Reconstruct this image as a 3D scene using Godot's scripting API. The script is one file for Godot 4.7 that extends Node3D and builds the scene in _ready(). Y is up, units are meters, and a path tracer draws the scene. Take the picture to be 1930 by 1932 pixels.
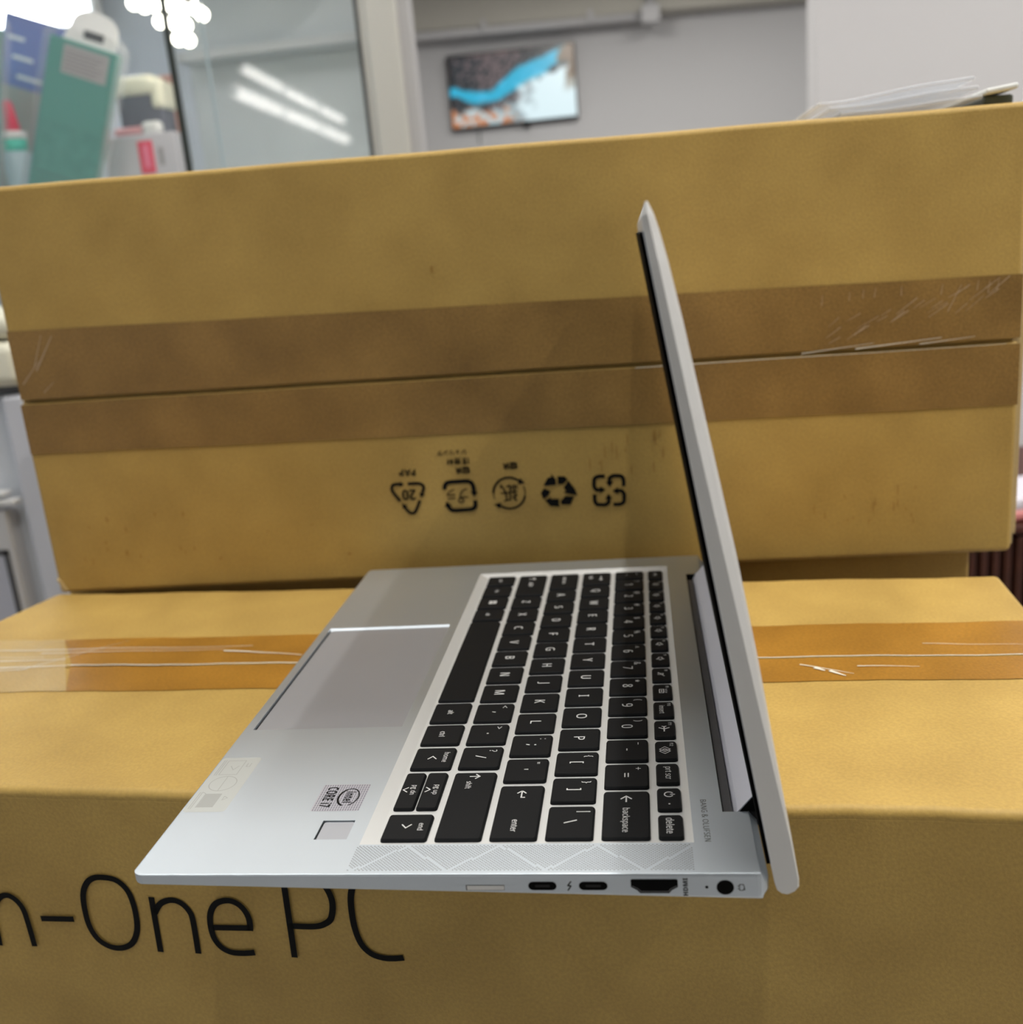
extends Node3D
# World: metres, y up. The laptop's deck plane lies at y = Y0; x runs along the laptop's depth (front to hinge), -z along its width.
const Y0 := 0.963
const MM := 0.001
var M := {}
var used := {}
var font: SystemFont
var bold: SystemFont
var rng := RandomNumberGenerator.new()

# ---------------------------------------------------------------- materials
func mat(c: Color, rough := 0.6, metal := 0.0, spec := 0.5) -> StandardMaterial3D:
	var m := StandardMaterial3D.new()
	m.albedo_color = c
	m.roughness = rough
	m.metallic = metal
	m.metallic_specular = spec
	return m

func glow(c: Color, e: float) -> StandardMaterial3D:
	var m := mat(c, 0.5)
	m.emission_enabled = true
	m.emission = c
	m.emission_energy_multiplier = e
	return m

func clear_sheet(alpha := 0.06, tint := Color(1, 1, 1)) -> StandardMaterial3D:
	var m := mat(Color(tint.r, tint.g, tint.b, alpha), 0.03)
	m.transparency = BaseMaterial3D.TRANSPARENCY_ALPHA
	m.cull_mode = BaseMaterial3D.CULL_DISABLED
	return m

func noise_tex(seed_: int, freq: float, oct: int, a: Color, b: Color, size := 512, normal := false, bump := 2.0) -> NoiseTexture2D:
	var n := FastNoiseLite.new()
	n.seed = seed_
	n.noise_type = FastNoiseLite.TYPE_SIMPLEX_SMOOTH
	n.frequency = freq
	n.fractal_octaves = oct
	var t := NoiseTexture2D.new()
	t.width = size
	t.height = size
	t.seamless = true
	t.noise = n
	if normal:
		t.as_normal_map = true
		t.bump_strength = bump
	else:
		var g := Gradient.new()
		g.set_color(0, a)
		g.set_color(1, b)
		t.color_ramp = g
	return t

func board(c: Color, seed_: int, rough := 0.58, lo := 0.9, spec := 0.5) -> StandardMaterial3D:
	var m := mat(c, rough, 0.0, spec)
	m.albedo_texture = noise_tex(seed_, 0.09, 4, Color(lo, lo, lo), Color(1.0, 1.0, 1.0), 1024)
	m.uv1_triplanar = true
	m.uv1_scale = Vector3(5, 5, 5)
	m.normal_enabled = true
	m.normal_texture = noise_tex(seed_ + 1, 0.12, 3, Color.BLACK, Color.WHITE, 1024, true, 1.2)
	m.normal_scale = 0.35
	m.detail_enabled = true
	m.detail_blend_mode = BaseMaterial3D.BLEND_MODE_MUL
	m.detail_uv_layer = BaseMaterial3D.DETAIL_UV_2
	m.detail_albedo = noise_tex(seed_ + 2, 0.012, 4, Color(lo, lo * 0.985, lo * 0.96), Color(1, 1, 1), 512)
	m.uv2_triplanar = true
	m.uv2_scale = Vector3(2.3, 2.3, 2.3)
	return m

func make_materials():
	M.card = board(Color(0.80, 0.665, 0.36), 3)
	M.card_edge = board(Color(0.86, 0.76, 0.55), 13)
	M.card_dark = board(Color(0.60, 0.47, 0.27), 23)
	M.tape_brown = board(Color(0.70, 0.55, 0.30), 33, 0.42, 0.80, 0.5)
	M.tape_gold = board(Color(0.735, 0.525, 0.19), 43, 0.4, 0.85, 0.5)
	M.tape_clear = board(Color(0.79, 0.665, 0.40), 53, 0.3, 0.9, 0.5)
	M.scuff = mat(Color(0.74, 0.64, 0.52), 0.5)
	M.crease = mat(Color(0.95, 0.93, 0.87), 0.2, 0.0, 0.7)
	M.ink = mat(Color(0.035, 0.033, 0.032), 0.7, 0.0, 0.3)
	M.silver = mat(Color(0.815, 0.85, 0.885), 0.42, 0.86, 0.5)
	M.silver_side = mat(Color(0.88, 0.88, 0.875), 0.45, 0.5, 0.5)
	M.tray = mat(Color(0.885, 0.89, 0.89), 0.45, 0.3, 0.5)
	M.pad = mat(Color(0.735, 0.75, 0.785), 0.38, 0.6, 0.5)
	M.hinge = mat(Color(0.88, 0.89, 0.94), 0.4, 0.15, 0.5)
	M.dark_metal = mat(Color(0.36, 0.36, 0.37), 0.5, 0.3)
	M.black = mat(Color(0.02, 0.02, 0.022), 0.7, 0.0, 0.25)
	M.key = mat(Color(0.085, 0.09, 0.10), 0.62, 0.0, 0.3)
	M.legend = mat(Color(0.93, 0.93, 0.93), 0.6)
	M.screen = mat(Color(0.012, 0.012, 0.014), 0.6, 0.0, 0.15)
	M.print_grey = mat(Color(0.25, 0.25, 0.26), 0.6)
	M.port = mat(Color(0.012, 0.012, 0.014), 0.6, 0.0, 0.2)
	M.port_metal = mat(Color(0.09, 0.09, 0.095), 0.4, 0.4)
	M.wall = mat(Color(0.86, 0.855, 0.865), 0.85)
	M.wall_grey = mat(Color(0.70, 0.70, 0.71), 0.85)
	M.soffit = mat(Color(0.66, 0.65, 0.62), 0.85)
	M.ceiling = mat(Color(0.88, 0.88, 0.87), 0.9)
	M.floor = mat(Color(0.70, 0.69, 0.68), 0.3)
	M.wall_dim = mat(Color(0.55, 0.54, 0.52), 0.85)
	M.alu = mat(Color(0.82, 0.82, 0.80), 0.4, 0.3)
	M.white = mat(Color(0.90, 0.90, 0.90), 0.45)
	M.cream = mat(Color(0.91, 0.90, 0.83), 0.5)
	M.tube = glow(Color(1.0, 0.99, 0.97), 14.0)
	M.bulb = glow(Color(1.0, 0.99, 0.93), 9.0)
	M.panel_glow = glow(Color(0.95, 0.98, 1.0), 3.0)
	M.ceiling_glow = glow(Color(1.0, 0.99, 0.97), 2.0)
	M.glass = clear_sheet(0.05, Color(0.93, 0.98, 0.97))
	M.film = clear_sheet(0.20)
	M.film.roughness = 0.15
	M.wood = board(Color(0.36, 0.17, 0.11), 63, 0.5, 0.7)

# ---------------------------------------------------------------- scene helpers
func numbered(called: String) -> String:
	var n: int = used.get(called, 0)
	used[called] = n + 1
	return called if n == 0 else "%s_%03d" % [called, n]

func thing(called: String, label: String, category: String, at := Vector3.ZERO, turn := 0.0, group := "") -> Node3D:
	var o := Node3D.new()
	o.name = numbered(called)
	add_child(o, true)
	o.position = at
	o.rotation.y = turn
	tag(o, label, category, group)
	return o

func tag(o: Node, label: String, category: String, group := ""):
	o.set_meta("label", label)
	o.set_meta("category", category)
	if group != "":
		o.set_meta("group", group)

func put(called: String, mesh: Mesh, m: Material, parent: Node = self) -> MeshInstance3D:
	var o := MeshInstance3D.new()
	o.mesh = mesh
	o.material_override = m
	o.name = numbered(called) if parent == self else called
	parent.add_child(o, true)
	return o

func struct(called: String, mesh: Mesh, m: Material) -> MeshInstance3D:
	var o := put(called, mesh, m)
	o.set_meta("kind", "structure")
	o.set_meta("label", called.replace("_", " ") + " of the shop interior around the boxes")
	return o

func begin(smooth := false) -> SurfaceTool:
	var st := SurfaceTool.new()
	st.begin(Mesh.PRIMITIVE_TRIANGLES)
	st.set_smooth_group(0 if smooth else -1)
	return st

func done(st: SurfaceTool) -> ArrayMesh:
	st.generate_normals()
	return st.commit()

# a quad whose front looks along out
func quad(st: SurfaceTool, a: Vector3, b: Vector3, c: Vector3, d: Vector3, out: Vector3):
	var n := (c - a).cross(b - a)
	if n.length_squared() < 1e-22:
		n = (d - a).cross(c - a)
	if n.dot(out) >= 0.0:
		for v in [a, b, c, a, c, d]:
			st.add_vertex(v)
	else:
		for v in [a, c, b, a, d, c]:
			st.add_vertex(v)

func tri(st: SurfaceTool, a: Vector3, b: Vector3, c: Vector3, out: Vector3):
	if (c - a).cross(b - a).dot(out) >= 0.0:
		for v in [a, b, c]:
			st.add_vertex(v)
	else:
		for v in [a, c, b]:
			st.add_vertex(v)

# box from corner lo to corner hi with rounded edges (radius r, seg steps); extra = grid steps in the flats; warp moves points
func rbox_into(st: SurfaceTool, lo: Vector3, hi: Vector3, r: float, seg := 1, extra := 1, warp = null):
	var c := (lo + hi) / 2.0
	var h := (hi - lo) / 2.0
	r = minf(r, minf(h.x, minf(h.y, h.z)) * 0.99)
	var lists := []
	for ax in 3:
		var l := PackedFloat32Array()
		for i in seg:
			l.append(-h[ax] + r * (1.0 - tan(PI / 4.0 * (1.0 - float(i) / seg))))
		for i in extra + 1:
			l.append(lerpf(-h[ax] + r, h[ax] - r, float(i) / extra))
		for i in seg:
			l.append(h[ax] - r + r * tan(PI / 4.0 * float(i + 1) / seg))
		lists.append(l)
	var inner := h - Vector3(r, r, r)
	for ax in 3:
		var u := (ax + 1) % 3
		var v := (ax + 2) % 3
		for s in [-1.0, 1.0]:
			var lu: PackedFloat32Array = lists[u]
			var lv: PackedFloat32Array = lists[v]
			for i in lu.size() - 1:
				for j in lv.size() - 1:
					var q := []
					for k in [[i, j], [i + 1, j], [i + 1, j + 1], [i, j + 1]]:
						var p := Vector3.ZERO
						p[ax] = s * h[ax]
						p[u] = lu[k[0]]
						p[v] = lv[k[1]]
						var inn := p.clamp(-inner, inner)
						var d := (p - inn).normalized()
						var w := c + inn + d * r
						if warp != null:
							w = warp.call(w)
						q.append([w, d])
					var out := Vector3.ZERO
					out[ax] = s
					var order := [0, 1, 2, 0, 2, 3]
					if (q[2][0] - q[0][0]).cross(q[1][0] - q[0][0]).dot(out) < 0.0:
						order = [0, 2, 1, 0, 3, 2]
					for k in order:
						st.set_normal(q[k][1])
						st.add_vertex(q[k][0])

func rbox(lo: Vector3, hi: Vector3, r: float, seg := 1, extra := 1, warp = null) -> ArrayMesh:
	var st := begin()
	rbox_into(st, lo, hi, r, seg, extra, warp)
	return st.commit()

# rings of equal length joined one to the next; caps close the first and the last
func loft(st: SurfaceTool, rings: Array, closed := true, cap0 := true, cap1 := true):
	var mid := Vector3.ZERO
	var cnt := 0
	for r in rings:
		for p in r:
			mid += p
			cnt += 1
	mid /= maxf(cnt, 1)
	for i in rings.size() - 1:
		var a: PackedVector3Array = rings[i]
		var b: PackedVector3Array = rings[i + 1]
		var n := a.size()
		for j in (n if closed else n - 1):
			var k := (j + 1) % n
			var ctr := (a[j] + a[k] + b[j] + b[k]) / 4.0
			quad(st, a[j], a[k], b[k], b[j], ctr - mid)
	for e in 2:
		if (e == 0 and cap0) or (e == 1 and cap1):
			var r: PackedVector3Array = rings[0 if e == 0 else rings.size() - 1]
			var c := Vector3.ZERO
			for p in r:
				c += p
			c /= r.size()
			for j in r.size():
				tri(st, c, r[j], r[(j + 1) % r.size()], c - mid)

# extrude a polygon given in 2D through xf (x, y in the plane, z out) from z = -depth to 0
func prism(st: SurfaceTool, poly: PackedVector2Array, xf: Transform3D, depth: float):
	var idx := Geometry2D.triangulate_polygon(poly)
	for s in ([0.0, -depth] if depth > 0.0 else [0.0]):
		for i in range(0, idx.size(), 3):
			var t := []
			for k in 3:
				t.append(xf * Vector3(poly[idx[i + k]].x, poly[idx[i + k]].y, s))
			tri(st, t[0], t[1], t[2], xf.basis.z * (1.0 if s == 0.0 else -1.0))
	if depth > 0.0:
		var area := 0.0
		for i in poly.size():
			area += poly[i].cross(poly[(i + 1) % poly.size()])
		for i in poly.size():
			var a := poly[i]
			var b := poly[(i + 1) % poly.size()]
			var e := b - a
			var o := Vector2(e.y, -e.x) * signf(area)
			quad(st, xf * Vector3(a.x, a.y, 0), xf * Vector3(b.x, b.y, 0), xf * Vector3(b.x, b.y, -depth), xf * Vector3(a.x, a.y, -depth), xf.basis * Vector3(o.x, o.y, 0))

func smooth2(pts: PackedVector2Array, n := 6, closed := false) -> PackedVector2Array:
	var o := PackedVector2Array()
	var c := pts.size()
	for i in (c if closed else c - 1):
		var p0 := pts[(i - 1 + c) % c] if closed or i > 0 else pts[0]
		var p1 := pts[i]
		var p2 := pts[(i + 1) % c]
		var p3 := pts[(i + 2) % c] if closed or i + 2 < c else pts[c - 1]
		for k in n:
			o.append(p1.cubic_interpolate(p2, p0, p3, float(k) / n))
	if not closed:
		o.append(pts[c - 1])
	return o

# a flat inked line of the given width in the plane of xf
func stroke(st: SurfaceTool, pts: PackedVector2Array, w: float, xf: Transform3D, closed := false):
	var c := pts.size()
	var l := PackedVector3Array()
	var r := PackedVector3Array()
	for i in c:
		var a := pts[(i - 1 + c) % c] if closed or i > 0 else pts[i] * 2.0 - pts[1]
		var b := pts[(i + 1) % c] if closed or i < c - 1 else pts[i] * 2.0 - pts[c - 2]
		var d0 := (pts[i] - a).normalized()
		var d1 := (b - pts[i]).normalized()
		var n0 := Vector2(-d0.y, d0.x)
		var m := (n0 + Vector2(-d1.y, d1.x)).normalized()
		var k := w / 2.0 / maxf(0.5, m.dot(n0))
		var p := pts[i] + m * k
		var q := pts[i] - m * k
		l.append(xf * Vector3(p.x, p.y, 0))
		r.append(xf * Vector3(q.x, q.y, 0))
	for i in (c if closed else c - 1):
		var j := (i + 1) % c
		quad(st, l[i], l[j], r[j], r[i], xf.basis.z)

func arrow(st: SurfaceTool, pts: PackedVector2Array, tip: Vector2, w: float, head: float, xf: Transform3D):
	stroke(st, pts, w, xf)
	var e := pts[pts.size() - 1]
	var d := (tip - e).normalized()
	var n := Vector2(-d.y, d.x) * head / 2.0
	var b := e - d * 0.05 * head
	var t := [b + n, tip, b - n]
	tri(st, xf * Vector3(t[0].x, t[0].y, 0), xf * Vector3(t[1].x, t[1].y, 0), xf * Vector3(t[2].x, t[2].y, 0), xf.basis.z)

func arc(c: Vector2, rx: float, ry: float, a0: float, a1: float, n := 16) -> PackedVector2Array:
	var o := PackedVector2Array()
	for i in n + 1:
		var a := deg_to_rad(lerpf(a0, a1, float(i) / n))
		o.append(c + Vector2(cos(a) * rx, sin(a) * ry))
	return o

func text_mesh(s: String, heavy := false) -> TextMesh:
	var t := TextMesh.new()
	t.font = bold if heavy else font
	t.text = s
	t.font_size = 64
	t.pixel_size = 0.001
	t.depth = 0.0004
	t.curve_step = 2.0
	return t

# lettering centred on at, reading along x_dir with its top towards y_dir
func lettering(called: String, s: String, cap: float, at: Vector3, x_dir: Vector3, y_dir: Vector3, m: Material, parent: Node, squeeze := 1.0, heavy := false) -> MeshInstance3D:
	var t := text_mesh(s, heavy)
	var o := put(called, t, m, parent)
	var k := cap / (0.714 * 0.064)   # the mesh has capitals of 0.714 * 64 mm
	var b := Basis(x_dir * squeeze * k, y_dir * k, x_dir.cross(y_dir) * k)
	var box := t.get_aabb()
	o.transform = Transform3D(b, at - b * box.get_center())
	return o

func cyl(r0: float, r1: float, h: float, n := 24) -> CylinderMesh:
	var c := CylinderMesh.new()
	c.bottom_radius = r0
	c.top_radius = r1
	c.height = h
	c.radial_segments = n
	c.rings = 1
	return c

func lathe(prof: Array, n := 20) -> ArrayMesh:
	var st := begin(true)
	var rings := []
	for p in prof:
		var r := PackedVector3Array()
		for i in n:
			var a := TAU * i / n
			r.append(Vector3(cos(a) * p[0], p[1], sin(a) * p[0]))
		rings.append(r)
	loft(st, rings)
	return done(st)

# ---------------------------------------------------------------- main
func _ready():
	rng.seed = 7
	font = SystemFont.new()
	font.font_names = PackedStringArray(["Droid Sans"])
	bold = SystemFont.new()
	bold.font_names = PackedStringArray(["Droid Sans"])
	bold.font_weight = 700
	camera_and_light()
	make_materials()
	room()
	tube_lights()
	panel_lights()
	table_and_boxes()
	laptop()
	cabinet()
	cabinet_goods()
	television()
	printer()
	slatted_counter()
	wrap_on_box()

func camera_and_light():
	var cam := Camera3D.new()
	cam.name = "camera"
	add_child(cam)
	var right := Vector3(0.98931318, -0.0862971, -0.11752547)
	var down := Vector3(-0.05207826, -0.96200998, 0.2680012)
	var fwd := Vector3(-0.13618841, -0.2590166, -0.95622336)
	cam.transform = Transform3D(Basis(right, -down, -fwd).orthonormalized(), Vector3(0.17364809, Y0 + 0.18763709, 0.26346430))
	var at := CameraAttributesPhysical.new()
	at.frustum_focal_length = 33.9
	at.frustum_focus_distance = 0.37
	at.exposure_aperture = 10.0
	at.frustum_near = 0.01
	at.frustum_far = 60.0
	cam.attributes = at
	cam.projection = Camera3D.PROJECTION_FRUSTUM
	cam.near = 0.01
	cam.far = 60.0
	cam.size = 2.0 * 0.01 * 966.0 / 1871.855
	cam.current = true
	var we := WorldEnvironment.new()
	we.name = "environment"
	var e := Environment.new()
	e.background_mode = Environment.BG_COLOR
	e.background_color = Color(0.80, 0.90, 1.0)   # overcast daylight outside the shop window
	e.background_energy_multiplier = 0.9
	e.tonemap_mode = Environment.TONE_MAPPER_LINEAR
	e.tonemap_exposure = 0.98
	e.sdfgi_enabled = true
	e.ssao_enabled = true
	e.ssil_enabled = true
	we.environment = e
	add_child(we)

# x, y above the deck, z centre, length, light energy
var TUBES := [
	[-1.6, 1.62, -0.03, 1.2, 0.15, 0.016, "leftmost of the five above the boxes"], [-0.7, 1.62, -0.03, 1.2, 0.4, 0.016, "second from the left above the boxes"], [0.3, 1.62, -0.03, 1.2, 1.22, 0.016, "straight above the laptop"], [1.3, 1.62, -0.03, 1.2, 1.95, 0.016, "second from the right above the boxes"], [2.3, 1.62, -0.03, 1.2, 2.3, 0.016, "rightmost of the five above the boxes"],
	[-0.2, 1.62, -4.2, 1.2, 3.0, 0.016, "before the television"], [0.9, 1.62, -4.2, 1.2, 3.0, 0.016, "right of the television"], [1.7, 1.62, -1.9, 1.2, 0.9, 0.016, "before the right wall"],
	[-2.36, 1.30, 4.3, 1.04, 0.2, 0.030, "nearest of the thick row mirrored in the cabinet glass"], [-2.02, 1.30, 3.45, 0.84, 0.15, 0.018, "nearest of the thin row mirrored in the cabinet glass"],
	[-2.42, 1.30, 5.42, 1.04, 0.2, 0.030, "middle of the thick row mirrored in the cabinet glass"], [-2.08, 1.30, 4.36, 0.84, 0.15, 0.018, "middle of the thin row mirrored in the cabinet glass"],
	[-2.48, 1.30, 6.54, 1.04, 0.2, 0.030, "farthest of the thick row mirrored in the cabinet glass"], [-2.13, 1.30, 5.27, 0.84, 0.15, 0.018, "farthest of the thin row mirrored in the cabinet glass"],
]

func tube_lights():
	for t in TUBES:
		var o := thing("tube_light", "white ceiling tube light, " + t[6], "light", Vector3(t[0], Y0 + t[1], t[2]), -0.0565 if t[2] > 3.0 else 0.0, "tube lights under the ceiling")
		var st := begin(true)
		var rings := []
		for e in [-1.0, 1.0]:
			var r := PackedVector3Array()
			for i in 14:
				r.append(Vector3(cos(TAU * i / 14) * t[5], sin(TAU * i / 14) * t[5], e * t[3] * 0.49))
			rings.append(r)
		loft(st, rings)
		put("tube", done(st), M.tube, o)
		put("batten", rbox(Vector3(-0.03, t[5] + 0.002, -t[3] / 2), Vector3(0.03, 0.06, t[3] / 2), 0.004), M.white, o)
		var ceil: float = 2.75 - Y0 - t[1]
		for e in [-1.0, 1.0]:
			put("hanger", rbox(Vector3(-0.004, 0.06, e * t[3] * 0.35 - 0.004), Vector3(0.004, ceil, e * t[3] * 0.35 + 0.004), 0.001), M.alu, o)
			put("end_cap", rbox(Vector3(-0.02, -0.02, e * t[3] * 0.495 - 0.012), Vector3(0.02, 0.02, e * t[3] * 0.495 + 0.012), 0.004), M.white, o)
		var l := AreaLight3D.new()
		l.name = "tube_lamp"
		l.area_size = Vector2(t[5] * 2.0, t[3])
		l.light_energy = t[4]
		l.light_color = Color(1.0, 0.985, 0.955)
		l.shadow_enabled = true
		l.area_range = 14.0
		l.area_attenuation = 2.0
		o.add_child(l)
		l.transform = Transform3D(Basis(Vector3.RIGHT, -PI / 2), Vector3(0, -t[5] - 0.002, 0))

# x, z centre of the square edged panels in the ceiling
var PANELS := [[-1.25, -1.9, "ceiling panel light above the glass display cabinet"], [0.15, -1.9, "ceiling panel light above the gap between cabinet and right wall"]]

func panel_lights():
	for q in PANELS:
		var o := thing("ceiling_panel", "white " + q[2], "light", Vector3(q[0], 2.75, q[1]), 0.0, "panel lights in the ceiling")
		put("frame", rbox(Vector3(-0.62, -0.03, -0.32), Vector3(0.62, -0.0005, 0.32), 0.004), M.white, o)
		put("diffuser", rbox(Vector3(-0.6, -0.034, -0.3), Vector3(0.6, -0.028, 0.3), 0.002), M.ceiling_glow, o)
		var l := AreaLight3D.new()
		l.name = "panel_lamp"
		l.area_size = Vector2(1.18, 0.58)
		l.light_energy = 0.5
		l.light_color = Color(1.0, 0.99, 0.97)
		l.shadow_enabled = true
		l.area_range = 14.0
		l.area_attenuation = 2.0
		o.add_child(l)
		l.transform = Transform3D(Basis(Vector3.RIGHT, -PI / 2), Vector3(0, -0.038, 0))

func room():
	struct("floor", rbox(Vector3(-4.2, -0.1, -6.2), Vector3(4.2, 0, 9.2), 0.01), M.floor)
	struct("ceiling", rbox(Vector3(-4.2, 2.75, -6.2), Vector3(4.2, 2.85, 9.2), 0.01), M.ceiling)
	struct("wall_back", rbox(Vector3(-4.2, 0, -6.1), Vector3(4.2, 2.75, -5.95), 0.01), M.wall_grey)
	# left wall with the shop window
	for w in [[-6.0, -0.2, 0.0, 2.75], [3.4, 9.2, 0.0, 2.75], [-0.2, 3.4, 0.0, 0.7], [-0.2, 3.4, 2.5, 2.75]]:
		struct("wall_left", rbox(Vector3(-4.2, w[2], w[0]), Vector3(-4.05, w[3], w[1]), 0.004), M.wall)
	var fst := begin()
	for b in [[-0.2, -0.14, 0.7, 2.5], [3.34, 3.4, 0.7, 2.5], [1.57, 1.63, 0.7, 2.5], [-0.2, 3.4, 0.7, 0.76], [-0.2, 3.4, 2.44, 2.5]]:
		rbox_into(fst, Vector3(-4.16, b[2], b[0]), Vector3(-4.10, b[3], b[1]), 0.004)
	var win := struct("window_1", fst.commit(), M.alu)
	for b in [[-0.14, 1.57], [1.63, 3.34]]:
		var ps := begin()
		quad(ps, Vector3(-4.13, 0.76, b[0]), Vector3(-4.13, 0.76, b[1]), Vector3(-4.13, 2.44, b[1]), Vector3(-4.13, 2.44, b[0]), Vector3(1, 0, 0))
		put("pane", done(ps), M.glass, win)
	struct("wall_outer", rbox(Vector3(4.05, 0, -6.0), Vector3(4.2, 2.75, 9.2), 0.01), M.wall)
	struct("wall_front", rbox(Vector3(-4.2, 0, 9.05), Vector3(4.2, 2.75, 9.2), 0.01), M.wall_dim)
	struct("wall_right", rbox(Vector3(0.733, 0, -3.15), Vector3(4.05, 2.75, -3.0), 0.004), M.wall)
	# beam over the back wall
	var st := begin()
	prism(st, PackedVector2Array([Vector2(-4.05, 2.425), Vector2(-1.03, 2.365), Vector2(1.3, 2.30), Vector2(4.05, 2.23), Vector2(4.05, 2.75), Vector2(-4.05, 2.75)]), Transform3D(Basis(), Vector3(0, 0, -5.8)), 0.16)
	struct("trim_1", done(st), M.soffit)
	# conduit under the beam with a riser
	var c := thing("conduit", "grey electrical conduit running along the foot of the beam on the back wall", "pipe", Vector3(0.3, 2.28, -5.82))
	for seg in [[Vector3(-3.5, 0.115, 0), Vector3(0.03, 0.028, 0)], [Vector3(0.03, 0.028, 0.05), Vector3(0.03, 0.46, 0.05)]]:
		var s2 := begin(true)
		var rings := []
		var d: Vector3 = (seg[1] - seg[0]).normalized()
		var n1 := d.cross(Vector3(0, 0, 1)).normalized()
		for e in seg:
			var r := PackedVector3Array()
			for i in 10:
				r.append(e + (n1 * cos(TAU * i / 10) + Vector3(0, 0, 1) * sin(TAU * i / 10)) * 0.022)
			rings.append(r)
		loft(s2, rings)
		put("pipe", done(s2), M.print_grey if false else M.alu_dark if M.has("alu_dark") else M.wall_grey, c)
	put("junction_box", rbox(Vector3(-0.02, -0.02, 0), Vector3(0.08, 0.07, 0.09), 0.006), M.wall_grey, c)
	for x in [-1.4, -0.9, -0.3]:
		put("clip", rbox(Vector3(x - 0.015, 0.02 - x * 0.0247, -0.02), Vector3(x + 0.015, 0.08 - x * 0.0247, 0.035), 0.004), M.wall_grey, c)

# ---------------------------------------------------------------- boxes
func carton(called: String, label: String, at: Vector3, turn: float) -> Node3D:
	return thing(called, label, "box", at, turn)

func upper_warp(p: Vector3) -> Vector3:   # the top leans down to the right, the face bulges a little
	var fx := clampf((p.x + 0.304) / 0.608, 0.0, 1.0)
	var o := p
	o.y = p.y * (1.0 - 0.045 * fx) + 0.0002 * sin(p.x * 47.0) * clampf(p.y / 0.25, 0.0, 1.0)
	if p.z > 0.2:
		o.z += 0.0025 * sin(PI * clampf(p.y / 0.25, 0, 1)) * sin(PI * fx)
	return o

func lower_warp(p: Vector3) -> Vector3:
	var o := p
	var t := clampf((p.z + 0.1205) / 0.241, 0.0, 1.0)
	o.x += (0.006 - 0.045 * t if t < 0.2 else -0.003 - 0.006 * (t - 0.2)) * smoothstep(-0.2, -0.298, p.x)
	if p.y > 0.4:
		o.y += 0.00025 * sin(p.x * 63.0 + 1.0) + 0.0001 * sin(p.x * 210.0)
	if p.z > 0.1:
		o.z += 0.0003 * sin(p.x * 55.0) + 0.0002 * sin(p.x * 230.0) * smoothstep(0.45, 0.46, p.y)
	return o

func ribbon(pts: Array, warp: Callable, steps: int, nudge: Vector3) -> ArrayMesh:
	# pts: four corners a b c d of a strip; laid on a warped face and lifted by nudge
	var st := begin(true)
	for i in steps:
		var q := []
		for k in [[i, 0], [i + 1, 0], [i + 1, 1], [i, 1]]:
			var f := float(k[0]) / steps
			var p: Vector3 = (pts[0] as Vector3).lerp(pts[1], f) if k[1] == 0 else (pts[3] as Vector3).lerp(pts[2], f)
			q.append(warp.call(p) + nudge)
		quad(st, q[0], q[1], q[2], q[3], nudge)
	return done(st)

func table_and_boxes():
	var t := thing("display_table", "white shop table under the stacked cardboard boxes", "table", Vector3(0.07, 0, -0.47))
	put("table_top", rbox(Vector3(-0.40, 0.455, -0.37), Vector3(0.40, 0.485, 0.46), 0.004), M.white, t)
	for sx in [-1.0, 1.0]:
		for sz in [-0.34, 0.43]:
			put("leg", rbox(Vector3(sx * 0.37 - 0.022, 0, sz - 0.022), Vector3(sx * 0.37 + 0.022, 0.455, sz + 0.022), 0.003), M.alu, t)
	lower_box()
	upper_box()
	# the box behind, carrying the upper one
	var b := carton("cardboard_box", "plain cardboard box in shadow behind the lower box, carrying the upper box", Vector3(0.07, 0.485, -0.575), 0.0)
	put("body", rbox(Vector3(-0.298, 0, -0.23), Vector3(0.298, 0.462, 0.23), 0.003, 2), M.card, b)
	put("flap", rbox(Vector3(-0.298, 0.461, 0.002), Vector3(0.298, 0.465, 0.23), 0.0015), M.card, b)
	put("flap", rbox(Vector3(-0.298, 0.461, -0.23), Vector3(0.298, 0.465, -0.002), 0.0015), M.card, b)

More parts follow.
